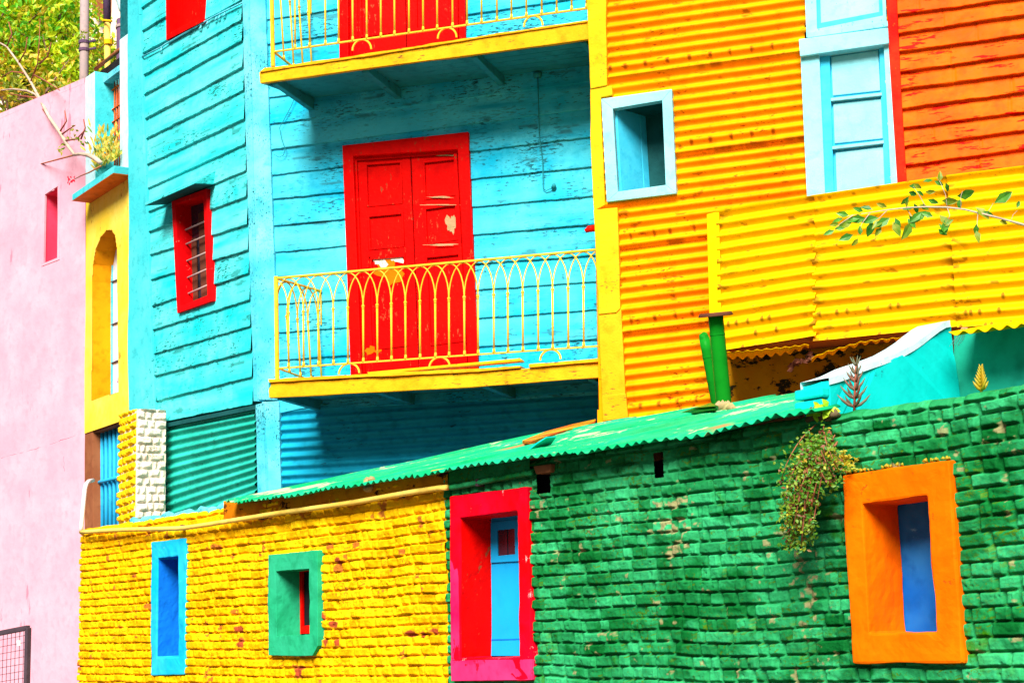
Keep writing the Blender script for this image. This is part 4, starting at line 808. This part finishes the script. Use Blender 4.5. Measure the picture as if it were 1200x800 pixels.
# ------------------------------------------------------------------ vent pipes
def vent(bx, by_, tx, ty, r, capr, label):
    b = onroof(bx, by_, -.05); t = b+0; d = ray(tx, ty); s_ = ((b-EYE)@_f)/(d@_f); t = EYE+d*s_
    v = thing('vent_pipe', label, 'vent pipe', b, 'green vent pipes on the tin roof'); mb = MB(); ax = unit(t-b)
    mb.tube([b-ax*.1, b, b+(t-b)*.5, t-ax*.10, t], r, 20); mb.build('pipe', 'pipe', v, None, smooth=False)
    for p in v.children: 
        for f in p.data.polygons: f.use_smooth = len(f.vertices) == 4
    mb = MB(); mb.tube([t-ax*.17, t-ax*.155], r*1.05, 20); mb.build('collar', 'pipe', v, None, .002)
    if capr:
        mb = MB(); mb.tube([t-ax*.012, t+ax*.0, t+ax*.02], [capr, capr, capr*.92], 24); mb.build('cap', 'rustcap', v, None, .003)
    else:
        mb = MB(); mb.tube([t, t+ax*.03, t+ax*.05+PF.u*.02], [r, r*.9, r*.45], 16); mb.build('cap', 'pipe', v, None)
    return v
vent(849, 480, 838.5, 369, .064, .145, 'tall green vent pipe with a flat rusty cap in front of the yellow bay')
vent(841, 479, 825.5, 397, .048, None, 'shorter green vent pipe leaning behind the tall capped pipe')
mb = MB(); mb.tube([onroof(x, 479, .01) for x in np.linspace(839, 861, 8)], [.015, .025, .035, .04, .035, .03, .025, .015], 8)
for k in range(40):
    p = onroof(849+random.uniform(-9, 9), 479+random.gauss(0, .8), .0); r_ = random.uniform(.02, .04); mb.tube([p-V(r_, 0, 0), p+V(0, 0, r_*.6), p+V(r_, 0, .0)], [r_*.4, r_, r_*.3], 7)
tag(mb.build('mortar_collar', 'stone', None, PF, smooth=True), 'crumbled pale mortar heaped around the foot of the green vent pipes', 'mortar')
# green flashing hump behind the pipes
mb = MB(); mb.slab([onroof(795, 484, .015), onroof(812, 478, .05), onroof(832, 472, .07), onroof(842, 475, .06), onroof(838, 480, .02)], V(0, 0, 1), .02); tag(mb.build('flashing_sheet', 'pipe', None, PF, .005), 'bent green flashing sheet on the tin roof left of the vent pipes', 'flashing')

# ------------------------------------------------------------------ annex with the arch window
an = thing('annex', 'narrow yellow plastered annex with a blind arch, turquoise ledge and barred opening', 'annex', V(*PD.at(125, 600)[:2], 0))
arch = [(107.5, 469), (108, 330), (109, 310), (112, 292), (118, 277.5), (125, 269.5), (131, 269.5), (135, 276), (137, 290), (139, 459)]
rows = [[PD.at(99+(151.5-99)*i/70, (232-(99+(151.5-99)*i/70-100)*.55)*(1-f)+(507.5-(99+(151.5-99)*i/70-100)*.345)*f) for i in range(71)] for f in np.linspace(0, 1, 220)]
P = np.array(rows); grid('wall', P, 'yellowplaster', an, PD, keepmask(P, [arch]))
mb = MB(); n = len(arch); f_ = [PD.at(x, y) for x, y in arch]; b_ = [p-PD.n*.30 for p in f_]; mb.add(f_+b_, [[i, (i+1) % n, n+(i+1) % n, n+i] for i in range(n)]); rv = mb.build('window_reveal', 'amberrev', an, PD)
mb = MB(); mb.pslab(PD, [(100, 260), (175, 230), (175, 450), (100, 490)], -.28, .02); pn = mb.build('pane', 'whitepane', rv, PD)
mb = MB(); mb.pslab(PD, [(128, 288), (131, 272), (142, 262), (142, 278), (134, 288), (131, 300), (130.5, 470), (128, 471)], -.26, .02); mb.build('frame', 'post', rv, PD)
for y in (330, 380, 425): 
    mb = MB(); mb.pslab(PD, [(129, y), (145, y-6), (145, y-4.5), (129, y+1.5)], -.26, .02); mb.build('glazing_bar', 'mesh', rv, PD)
# ledge
mb = MB(); f0, f1 = PD.at(84.5, 235, .26), PD.at(133, 202.5, .26); g0, g1 = PD.at(84.5, 228, .26), PD.at(134, 194, .26); wl0, wl1 = f0-PD.n*.30, f1-PD.n*.30+PD.u*.02
e1 = PD.at(151, 196, .02)
mb.add([g0, g1, f1, f0, g0-PD.n*.42, g1-PD.n*.42, f1-PD.n*.42, f0-PD.n*.42], [[0, 1, 2, 3], [0, 4, 5, 1], [4, 7, 6, 5], [0, 3, 7, 4], [1, 5, 6, 2]]); lg = mb.build('ledge', 'cyanplaster', an, PD, .006)
mb = MB(); q = [f0, f1, f1-PD.n*.42, f0-PD.n*.42]; mb.slab([p-V(0, 0, .004) for p in q], V(0, 0, -1), -.003); mb.build('underside', 'orangeunder', lg, PD)
# pilasters of the terrace above
mb = MB(); mb.pslab(PD, [(100, 91), (111, 83.5), (111.5, 222), (100, 230)], .06, .36); pil = mb.build('pilaster', ['whiteplaster', 'cyanplaster'], an, PD, .01)
for p in pil.data.polygons:
    nn = np.array(p.normal); p.material_index = 0 if nn@PD.n > .7 else 1
mb = MB(); mb.pslab(PD, [(140, 47), (150.5, 39), (150.5, 200), (140.5, 206)], .04, .3); mb.build('pilaster', 'whiteplaster', an, PD, .01)
mb = MB(); mb.pslab(PD, [(109, 90), (142, 66), (142, 200), (109, 222)], -.55, .1); mb.build('terrace_wall', 'dark', an, PD)
mb = MB(); mb.pslab(PD, [(112, 96.5), (140, 76), (140, 83), (112, 104)], -.06, .12); mb.build('beam', 'post', an, PD, .006)
mb = MB()
for x in np.linspace(121, 140, 8): mb.tube([PD.at(x, 100-(x-121)*.8, -.2), PD.at(x, 215-(x-121)*.6, -.2)], .013, 6)
for y in (112, 135, 150): mb.tube([PD.at(118, y+4, -.19), PD.at(141, y-13, -.19)], .014, 6)
mb.build('grille', 'grill', an, PD, smooth=True)
mb = MB(); mb.tube([PD.at(112, 81, -.3), PD.at(140.5, 58.5, -.1)], .03, 8); mb.build('handrail', 'brown', an, PD, smooth=True)
# barred opening under the arch
mb = MB(); mb.pslab(PD, [(99, 507.5), (108.5, 504), (109, 640), (99, 640)], -.01, .25); mb.build('jamb', 'brown', an, PD, .006)
mb = MB(); mb.pslab(PD, [(100, 495), (175, 470), (175, 660), (100, 660)], -.4, .05); mb.build('inner_wall', 'bars', an, PD)
mb = MB(); mb.pslab(PD, [(100, 506.5), (150, 489.5), (150, 493), (100, 510.5)], -.03, .3); mb.build('soffit', 'brown', an, PD)
gr = MB(); gr.tube([PD.at(105, 568, -.1), PD.at(142, 558, -.1)], .025, 8); gr = gr.build('window_grille', 'bars', an, PD, smooth=True)
for x in np.linspace(110.5, 139, 7):
    mb = MB(); mb.tube([PD.at(x, 509-(x-110)*.3, -.14), PD.at(x, 650, -.14)], .028, 8); mb.build('bar', 'bars', gr, PD, smooth=True)
mb = MB(); mb.pslab(PD, [(100, 640), (152, 640), (152, 900), (100, 900)], -.02, .3); a = PD.at(150, 480, -.3)
mb.pslab(PD, [(101, 250), (160, 215), (160, 900), (101, 900)], -.75, .1); mb.build('back_wall', 'brown', an, PD)
# brick pier: yellow left face, cream front face
PR = Plane(PD.at(160, 500, .28), udir(33)); PR2 = Plane(PR.at(160, 500), PR.n*-1); PR2.n = PR.u.copy()
pr = thing('brick_pier', 'short brick pier, yellow on one side and cream on the other, beside teal corrugated sheeting', 'pier', V(*PR.at(160, 600)[:2], 0))
zp1 = PR.at(160, 479)[2]; zp0 = .0
def pierface(pl, U0, U1, mat_, seed):
    u_ = np.linspace(U0, U1, 90); z_ = np.concatenate([[0, 1.], np.linspace(PR.at(160, 640)[2], zp1, 190)]); UU_, ZZ_ = np.meshgrid(u_, z_)
    hh, p_, *_ = bricks(UU_*.9, ZZ_*GH/.098, seed, joint=.014); ed = np.minimum(UU_-U0, U1-UU_); hh = hh*1.5*sstep(0, .02, ed)
    P_ = pl.O+pl.u*UU_[..., None]; P_[..., 2] = ZZ_; P_ = P_+pl.n*hh[..., None]
    return grid('brick_face', P_, mat_, pr, pl)
uL = PR.uz(PR.at(140.5, 520))[0]; uR = PR2.uz(PR2.at(194.5, 520))[0]
pierface(PR, uL, PR.uz(PR.at(160, 500))[0], 'ybrick2', 61)
pierface(PR2, PR2.uz(PR2.at(160, 500))[0], uR, 'wbrick', 62)
mb = MB(); a = PR.pt(uL, zp1); b = PR.at(160, 479); b = V(b[0], b[1], zp1); c = PR2.pt(uR, zp1); d = a+(c-b); mb.slab([a, b, c, d], V(0, 0, 1), zp1-.0); mb.build('brick_core', 'wbrick', pr, PR)

# ------------------------------------------------------------------ pink building
pk = thing('pink_building', 'tall plain pale pink rendered building with one narrow window slot', 'building', V(*PP.at(50, 700)[:2], 0))
ph = [(52.5, 228), (68, 218), (67, 302), (51, 308.5)]
def ptop(x): return 91+(100-x)*.42
xs_ = np.linspace(-160, 100.2, 200); rows = [[PP.at(x, ptop(x)*(1-f)+880*f, .004*float(fbm(np.array(x*.02), np.array(f*9.), 4, 3))) for x in xs_] for f in np.linspace(0, 1, 200)]
P = np.array(rows); grid('wall', P, 'pink', pk, PP, keepmask(P, [ph]))
mb = MB(); f_ = [PP.at(x, y) for x, y in ph]; mb.add(f_+[p-PP.n*.45 for p in f_], [[0, 1, 5, 4], [1, 2, 6, 5], [2, 3, 7, 6], [3, 0, 4, 7], [4, 5, 6, 7]]); mb.build('window_slot', 'pinkrev', pk, PP)
mb = MB(); frame(mb, PP, [(49, 228.5), (70.5, 213.5), (69.5, 304), (48.5, 312)], ph, .006, .01, .03); mb.build('slot_edge', 'pink', pk, PP)
mb = MB(); a, b = PP.at(-160, ptop(-160)), PP.at(100, ptop(100)); mb.slab([a, b, b-PP.n*.4, a-PP.n*.4], V(0, 0, 1), .08); mb.slab([b, b-PP.n*.4, dn(b-PP.n*.4, 0), dn(b, 0)], PP.u, .02); mb.slab([a-PP.n*.4, b-PP.n*.4, dn(b-PP.n*.4, 0), dn(a-PP.n*.4, 0)], -PP.n, .05); mb.build('wall_core', 'pink', pk, PP)
crack(PP, [(2, 536), (35, 528), (60, 520), (88, 510)], .0, pk, 'pinkrev', .004, 8); crack(PP, [(75, 535), (75.5, 552)], .0, pk, 'pinkrev', .004, 9)

# mesh gate bottom left
PM = Plane(deep(33, 760, 11.5), udir(50))
gt = thing('mesh_gate', 'dark steel framed wire mesh gate panel in the bottom left corner before the pink wall', 'gate', PM.pt(0, 0))
mb = MB(); a = PM.at(33, 735); b = PM.at(-60, 753); mb.bar(a, b, .035, .035, V(0, 0, 1)); mb.bar(a, dn(a, .05), .035, .035, PM.u); mb.bar(b, dn(b, .05), .035, .035, PM.u); mb.build('frame', 'mesh', gt, PM, .004)
mb = MB(); Ld = (b-a)/20
for k in range(1, 20): p = a+Ld*k; mb.tube([p, dn(p, .05)], .0022, 4)
for k in range(1, 34): q = V(0, 0, -.05*k); mb.tube([a+q, b+q], .0022, 4)
mb.build('wire_mesh', 'mesh', gt, PM)
mb = MB(); mb.pslab(PM, [(19.5, 750), (22.5, 749.5), (23, 756), (20, 756.5)], .01, .01); mb.build('tag', 'whitemetal', gt, PM)

# ------------------------------------------------------------------ background
PK = Plane(deep(110, 50, 34), udir(60))
bg = thing('cream_building', 'cream rendered building seen behind the trees and pipes at top left', 'building', V(*PK.at(110, 300)[:2], 0))
mb = MB(); mb.pslab(PK, [(-400, -260), (200, -330), (200, 800), (-400, 800)], 0, 3); mb.build('wall', 'creamwall', bg, PK)
mb = MB(); mb.pslab(PK, [(106, -30), (122, -30), (121, 24), (113, 22), (107, 12)], .25, .3); mb.build('balcony_remnant', 'brown', bg, PK, .05)
PQ = Plane(deep(100, 60, 25), udir(60))
pol = thing('utility_pole', 'weathered grey metal pole with clamp rings standing behind the pink wall', 'pole', dn(PQ.at(98, 90), 0))
mb = MB(); p = PQ.at(98.5, 90); mb.tube([dn(p, 0), p, PQ.at(99.5, -60)], .075, 12); mb.build('shaft', 'polemetal', pol, None, smooth=True)
mb = MB(); 
for y in (50, 59): q = PQ.at(98.5, y); mb.tube([q-V(0, 0, .025), q+V(0, 0, .025)], .09, 12); mb.tube([q, q+V(.2, .0, .03)], .02, 6)
mb.build('clamp_ring', 'purplemetal', pol, None)
dp = thing('drain_pipe', 'yellow drainpipe dark purple above with a joint ring, behind the terrace', 'pipe', dn(PQ.at(126, 90), 0))
p0 = PQ.at(126.5, 90)
mb = MB(); mb.tube([dn(p0, 0), p0, PQ.at(125.5, 27)], .052, 12); mb.build('lower_pipe', 'yellowpipe', dp, None, smooth=True)
mb = MB(); mb.tube([PQ.at(125.5, 27), PQ.at(124.5, -60)], .062, 12); mb.build('upper_pipe', 'purplemetal', dp, None, smooth=True)
mb = MB(); q = PQ.at(127, 50); mb.tube([q-V(0, 0, .04), q+V(0, 0, .04)], .072, 12); mb.build('joint_ring', 'yellowtrim', dp, None); mb = MB(); q = PQ.at(126, 26); mb.tube([PQ.at(118, 22, .1), PQ.at(122, 25, .1), q+PQ.n*.1, PQ.at(131, 25, .1)], .018, 6); mb.build('hose_loop', 'yellowtrim', dp, None)
ch = thing('flue_stack', 'dark purple flue with a pale blue cowl beside the turquoise corner pilaster', 'flue', dn(PQ.at(145, 90), 0))
mb = MB(); p0 = PQ.at(146, 90); mb.tube([dn(p0, 0), p0, PQ.at(146, 24)], .13, 14); mb.build('shaft', 'purplemetal', ch, None, smooth=True)
mb = MB(); mb.tube([PQ.at(146, 34), PQ.at(146, 31)], .145, 14); mb.tube([PQ.at(140, 28), PQ.at(143, 25), PQ.at(148, 24)], .02, 6); mb.build('band', 'polemetal', ch, None)
mb = MB(); mb.tube([PQ.at(149, 17), PQ.at(148, 10), PQ.at(144, -12), PQ.at(142, -40)], [.09, .13, .17, .18], 14); mb.build('cowl', 'whiteplaster', ch, None, smooth=True)

# ------------------------------------------------------------------ plants
def tree(loc, trunk_top, clumps, nleaf, Lf, mats_, label, trunk_r=.18, group=None, seed=1, limbs=()):
    rr = random.Random(seed); t = thing('tree', label, 'tree', loc, group); mb = MB(); mb.tube([loc, loc*.5+trunk_top*.5+V(.1, 0, 0), trunk_top], [trunk_r, trunk_r*.75, trunk_r*.5], 9)
    for c, r in clumps:
        mid = (trunk_top+c)/2+V(rr.uniform(-.3, .3), rr.uniform(-.3, .3), rr.uniform(-.1, .3)); mb.tube([trunk_top-V(0, 0, .5), mid, c], [trunk_r*.4, trunk_r*.25, .02], 6)
        for k in range(5): e = c+V(*[rr.gauss(0, r*.6) for _ in range(3)]); mb.tube([c*.6+mid*.4, e], [.025, .006], 5)
    mb.build('trunk', 'bark', t, None, smooth=True)
    for mi_, mt_ in enumerate(mats_):
        mb = MB()
        for c, r in clumps:
            subs = [c+V(*[rr.gauss(0, r*.5) for _ in range(3)]) for _ in range(14)]
            for k in range(nleaf//len(clumps)//len(mats_)):
                s_ = rr.choice(subs); p = s_+V(*[rr.gauss(0, r*.2) for _ in range(3)]); d = V(*[rr.gauss(0, 1) for _ in range(3)])-V(0, 0, .4)
                mb.leaf(p, d, V(*[rr.gauss(0, 1) for _ in range(3)])+V(0, 0, .8), Lf*rr.uniform(.6, 1.3), Lf*.45, .2)
        mb.build('crown', mt_, t, None)
    return t
def bgp(px, py, Y): return deep(px, py, Y)
cl1 = [(bgp(20, 25, 27), .8), (bgp(60, 45, 27), .8), (bgp(70, 10, 27.5), .75), (bgp(35, 75, 27), .65), (bgp(75, 85, 26.5), .5), (bgp(5, 95, 27), .5), (bgp(40, -30, 27.5), .9), (bgp(-20, 30, 27), .9)]
l0 = bgp(40, 300, 27); tree(dn(l0, 0), bgp(42, 130, 27), cl1, 7600, .16, ['leafy', 'leafr', 'leafy', 'leafg', 'leafy'], 'bushy lime green tree behind the pink wall at top left', .16, None, 4)
cl2 = [(bgp(84, 20, 30), .5), (bgp(96, 72, 29), .5), (bgp(112, 60, 30), .35), (bgp(90, 45, 30), .5), (bgp(135, 78, 29), .25)]
l0 = bgp(95, 300, 30); tree(dn(l0, 0), bgp(95, 110, 30), cl2, 1500, .16, ['leafy', 'leafr'], 'thin yellowish tree behind the grey pole', .09, None, 9)
cl3 = [(bgp(-5, 105, 24.5), .45), (bgp(22, 112, 24.5), .35), (bgp(55, 108, 24.5), .35)]
l0 = bgp(20, 300, 24.5); tree(dn(l0, 0), bgp(18, 150, 24.5), cl3, 500, .14, ['leafr', 'leafo'], 'sparse rusty brown shrub tree low behind the pink wall', .08, None, 12)

# bare branch from the ledge
bb = thing('bare_branch', 'pale bare branch rising to the left from the turquoise ledge across the pink wall', 'branch', PD.at(117, 192, .2))
mb = MB(); W = lambda x, y, o_=.3: PD.at(x, y, o_)
mb.tube([W(118, 191), W(112, 186), W(104, 182), W(95, 180.5), W(86, 181.5)], [.03, .034, .03, .024, .02], 8)
mb.tube([W(87, 181), W(80, 172), W(70, 155), W(58, 138), W(46, 115), W(36, 96), W(22, 74), W(8, 55), W(-10, 45)], [.018, .024, .026, .024, .021, .019, .017, .014, .011], 8)
mb.tube([W(47, 118), W(42, 111), W(32, 106.5), W(15, 104.5), W(-10, 107)], [.018, .017, .016, .014, .012], 7)
mb.build('limb', 'bark2', bb, None, smooth=True)
mb = MB()
for pts in ([(86, 182), (60, 189), (30, 197), (-5, 205)], [(24, 199), (18, 190), (5, 185)], [(36, 96), (44, 75), (46, 50), (47, 22)], [(40, 88), (55, 96), (70, 106)], [(46, 115), (30, 113), (10, 110)], [(72, 158), (80, 152), (88, 147)], [(76, 165), (90, 163), (100, 152)], [(118, 195), (105, 202), (95, 206), (82, 213)], [(58, 138), (50, 128), (38, 128), (28, 136)], [(22, 74), (30, 60), (32, 44)], [(30, 86), (14, 84), (2, 90)], [(8, 55), (14, 40), (10, 26)], [(70, 155), (78, 142), (76, 130)], [(46, 75), (56, 66), (60, 50)], [(95, 163), (100, 150), (98, 140)]):
    mb.tube([W(*p) for p in pts], [.014-.003*i for i in range(len(pts))], 5)
mb.build('twig', 'stem', bb, None, smooth=True)
mb = MB(); rr = random.Random(3)
for (x, y, s_) in [(88, 152, 5), (93, 160, 6), (76, 170, 6), (70, 176, 5), (98, 105*0+165, 4), (82, 160, 4), (97, 38+2, 4), (95, 44, 4)]:
    for k in range(7): mb.leaf(W(x+rr.gauss(0, s_*.6), y+rr.gauss(0, s_*.5)), V(rr.gauss(0, 1), rr.gauss(0, 1), rr.gauss(-.3, .6)), V(rr.gauss(0, .5), -1, rr.gauss(0, .5)), .065, .03)
mb.build('foliage', 'leafo', bb, None)
mb = MB()
for k in range(16): mb.leaf(W(83+rr.gauss(0, 3), 212+rr.gauss(0, 1.6)), V(rr.gauss(0, 1), 0, rr.gauss(0, .8)), V(0, -1, .2), .045, .02)
mb.build('flower', 'flower', bb, None)
# dry shrub on the ledge
ls = thing('ledge_shrub', 'dry tufted shrub growing on the turquoise ledge in front of the orange grille', 'shrub', PD.at(125, 194, .1))
for mt_, n_ in (('leafo', 150), ('leafr', 140), ('tuft', 70)):
    mb = MB()
    for k in range(n_):
        x = 112+26*rr.random(); b = PD.at(x, 203-(x-112)*.65, rr.uniform(-.05, .15)); hgt = rr.uniform(.12, .55)*(.6+.5*math.sin((x-110)*.12)); d = V(rr.gauss(0, .25), rr.gauss(0, .2), 1); p = b+d*hgt*rr.random()
        mb.leaf(p, d+V(rr.gauss(0, .35), 0, 0), V(0, -1, .1), rr.uniform(.07, .16), .028, .2)
    mb.build('foliage', mt_, ls, None)

# shrub hanging on the green wall
hs = thing('hanging_shrub', 'trailing shrub with red stems and small green leaves rooted in the green brick wall', 'shrub', PF.at(962, 505, .05))
mb = MB(); tips = []
rr = random.Random(11)
for k in range(52):
    x0, y0 = 966+rr.gauss(0, 6), 520+rr.gauss(0, 9); 
    t = rr.random(); ex = 946+rr.gauss(0, 23)*(1-.65*t)-t*10; ey = 535+t*108+rr.gauss(0, 6)
    o0 = rr.uniform(.02, .08); pts = []; cx, cy = (x0+ex)/2-rr.uniform(0, 22), (y0+ey)/2-rr.uniform(5, 22)
    for s_ in np.linspace(0, 1, 8):
        x = x0*(1-s_)**2+2*cx*s_*(1-s_)+ex*s_*s_; y = y0*(1-s_)**2+2*cy*s_*(1-s_)+ey*s_*s_; pts.append(PF.at(x, y, o0+.22*math.sin(s_*2.2)*rr.uniform(.6, 1.1)))
    mb.tube(pts, [.004-.0003*i for i in range(8)], 4); tips.append(pts)
mb.build('stem', 'stem', hs, None, smooth=True)
for mt_, n_ in (('leafg2', 1900), ('leaf', 900), ('leafd', 420), ('leafr', 150)):
    mb = MB()
    for k in range(n_):
        p_ = rr.choice(tips); i = rr.choice((1, 2, 3, 4, 5, 6, 7, 7)); p = p_[i]+V(*[rr.gauss(0, .016) for _ in range(3)])
        mb.leaf(p, V(rr.gauss(0, 1), rr.gauss(0, .7)-.4, rr.gauss(0, .8)), V(rr.gauss(0, .6), -1, rr.gauss(.4, .5)), rr.uniform(.014, .030), rr.uniform(.009, .016), .15)
    mb.build('foliage', mt_, hs, None)
# a few sprigs to the right, above the orange surround
sp = thing('wall_weed', 'thin yellow green weed sprigs growing above the orange window', 'weed', PF.at(1000, 548, .04))
mb = MB()
for k in range(12):
    b = PF.at(975+rr.uniform(-6, 30), 545+rr.uniform(-6, 6), .03); e = b+V(rr.gauss(0, .04), -.05, rr.uniform(.0, .09)); mb.tube([b, e], .002, 4)
    for q in range(9): mb.leaf(b+(e-b)*rr.random(), V(rr.gauss(0, 1), -.3, rr.gauss(.3, .6)), V(0, -1, .5), .02, .010)
mb.build('foliage', 'tuft', sp, None)

# succulent and yellow tuft on the wall crest
def succ(px, py, tipx, tipy, off, mt_, stem, npair, L0, label, name, spread=1.):
    b = PF.at(px, py, off); t = PF.at(tipx, tipy, off); s_ = thing(name, label, 'plant', b); ax = t-b
    mb = MB(); mb.tube([b, b+ax*.5, t], [.007, .006, .004], 6); mb.build('stem', stem, s_, None, smooth=True)
    mb = MB(); R_ = unit(CR)
    for k in range(npair):
        f = .12+.86*k/(npair-1); L = L0*(1.-.55*f); p = b+ax*f
        for sg in ((1, 0), (-1, 0), (.3, 1), (-.3, -1)):
            d = R_*sg[0]*spread+V(0, -.8, 0)*sg[1]+V(0, 0, .35+1.1*f); d = unit(d); q = [p, p+d*L*.35, p+d*L*.7+V(0, 0, L*.1), p+d*L+V(0, 0, L*.28)]; mb.tube(q, [.003, .0065*L/L0+.002, .006*L/L0+.001, .0008], 6)
    mb.build('foliage', mt_, s_, None, smooth=True); return s_
succ(1001, 484, 1003, 428, -.05, 'succ', 'stem', 6, .095, 'reddish succulent with upcurved leaves on the green wall before the parapet', 'succulent', 1.)
succ(1150, 461, 1150, 433, -.08, 'tuft', 'tuft', 7, .05, 'small yellow green succulent tuft on top of the green wall at right', 'succulent', .55)
# small leaf plant at the roof corner
wp = thing('corner_weed', 'small green leaves and debris at the right end of the tin roof below the parapet', 'weed', PF.at(962, 480, .04))
mb = MB()
for k in range(14): mb.leaf(PF.at(963+rr.gauss(0, 5), 481+rr.gauss(0, 3), .05), V(rr.gauss(0, 1), -.3, rr.gauss(0, .6)), V(0, -1, .5), .05, .035)
mb.build('foliage', 'leafy', wp, None)
mb = MB()
for k in range(34): p = PF.at(964+rr.gauss(0, 10), 488+rr.gauss(0, 2.0), .03); r_ = rr.uniform(.016, .026); mb.tube([p-V(r_, 0, 0), p+V(0, 0, r_*.6), p+V(r_, 0, 0)], [r_*.4, r_, r_*.3], 6)
mb.build('debris', 'grime', wp, None, smooth=True)

# leafy branch entering from the right
PL_ = Plane(deep(1100, 240, 9.5), udir(75))
lb = thing('leafy_branch', 'slender branch with pointed green leaves crossing the yellow bay from the right edge', 'branch', PL_.at(1320, 300))
main = [(1330, 305), (1260, 282), (1200, 263.5), (1165, 254), (1130, 245.5), (1110, 243), (1085, 242.5), (1062, 243.5), (1040, 246), (1020, 249), (1000, 252), (985, 255)]
mb = MB(); mb.tube([PL_.at(*p) for p in main], [.012, .010, .0075, .0065, .006, .0055, .005, .0045, .004, .003, .002, .0015], 6)
for pts in ([(1110, 243), (1108, 228), (1102, 214), (1098, 208)], [(1085, 243), (1078, 230), (1070, 218)], [(1062, 244), (1070, 256), (1068, 262)], [(1110, 243), (1113, 252), (1110, 262)], [(1126, 245), (1126, 230), (1128, 224)], [(1155, 252), (1160, 245), (1164, 238)], [(1146, 249), (1145, 262), (1146, 268)], [(1020, 249), (1010, 262), (1005, 276)], [(1040, 246), (1030, 256), (1022, 260)], [(1185, 259), (1187, 252), (1192, 247)], [(1000, 252), (985, 262), (975, 272)]):
    mb.tube([PL_.at(*p) for p in pts], [.003]+[.002]*(len(pts)-2)+[.001], 5)
mb.build('twig', 'bark2', lb, None, smooth=True)
lv = [(1064, 225, -20, 9), (1070, 215, -35, 8), (1082, 213, 20, 8), (1095, 212, -30, 8), (1101, 213, 80, 9), (1108, 214, -70, 8), (1065, 218, -15, 8), (1084, 225, 10, 8), (1074, 224, -30, 8), (1071, 238, -60, 9), (1076, 240, -20, 10), (1070, 244, 180, 8), (1087, 234, -30, 9), (1103, 235, 0, 13), (1086, 247, -140, 14), (1080, 249, -130, 12), (1062, 231, -90, 8), (1121, 230, 25, 17), (1124, 233, -90, 8), (1143, 243, -40, 14), (1165, 238, 25, 17), (1144, 262, -90, 9), (1144, 270, -80, 10), (1023, 246, 170, 10), (1012, 248, 160, 9), (1040, 243, 160, 9), (1055, 240, 50, 9), (1008, 256, 200, 12), (1000, 258, 220, 14), (1015, 256, 190, 14), (1022, 258, -100, 14), (1035, 258, 215, 12), (1030, 255, 200, 14), (1043, 255, 220, 14), (1046, 260, -70, 13), (1049, 255, -80, 10), (1065, 252, -50, 11), (1068, 260, -110, 16), (1063, 256, -60, 10), (1094, 254, 160, 10), (1101, 252, -60, 12), (1108, 256, -80, 12), (1100, 262, -60, 10), (1104, 266, 40, 10), (1112, 262, 240, 10), (1099, 268, -30, 9), (1033, 266, 225, 9), (1000, 275, 210, 12), (1008, 276, 80, 8), (1006, 279, -120, 8), (1152, 248, -20, 8), (1191, 244, 70, 7), (1170, 259, -10, 8), (995, 252, 170, 10), (988, 256, 190, 9), (983, 262, 200, 8), (990, 268, 180, 8), (978, 270, 200, 9)]
for j, mt_ in enumerate(('leaf', 'leafo', 'leaf')):
    mb = MB()
    for k, (x, y, a, L) in enumerate(lv):
        if k % 3 != j: continue
        ar = math.radians(a+rr.uniform(-12, 12)); d = CR*math.cos(ar)+CU*math.sin(ar)+_f*rr.uniform(-.4, .4); s_ = 9.5/F
        mb.leaf(PL_.at(x, y), d, -_f+CU*rr.uniform(-.5, .9)+CR*rr.uniform(-.5, .5), L*s_*1.6, L*s_*.78, .12)
    mb.build('foliage', mt_, lb, None)

# ------------------------------------------------------------------ light
W_ = bpy.data.worlds.new('World'); S.world = W_; W_.use_nodes = True; nt = W_.node_tree
sky = nt.nodes.new('ShaderNodeTexSky'); sky.sky_type = 'NISHITA'; sky.sun_disc = False
EL, AZ = math.radians(43), math.atan2(-.20, -.98)
sky.sun_elevation = EL; sky.sun_rotation = AZ % (2*math.pi); sky.air_density = 1.; sky.dust_density = 3.; sky.ozone_density = .6
nt.links.new(sky.outputs[0], nt.nodes['Background'].inputs[0]); nt.nodes['Background'].inputs[1].default_value = .024
sd = bpy.data.lights.new('sun', 'SUN'); sd.energy = 4.9; sd.angle = math.radians(32); sd.color = (1, .96, .90)
so = bpy.data.objects.new('sun', sd); C.objects.link(so)
dirv = Vector((math.sin(AZ)*math.cos(EL), math.cos(AZ)*math.cos(EL), math.sin(EL))); so.rotation_euler = dirv.to_track_quat('Z', 'Y').to_euler(); so.location = (0, -5, 20)
S.view_settings.view_transform = 'Standard'; S.view_settings.look = 'None'; S.view_settings.gamma = 1; S.view_settings.exposure = 1.0
S.cycles.max_bounces = 6; S.cycles.use_denoising = True
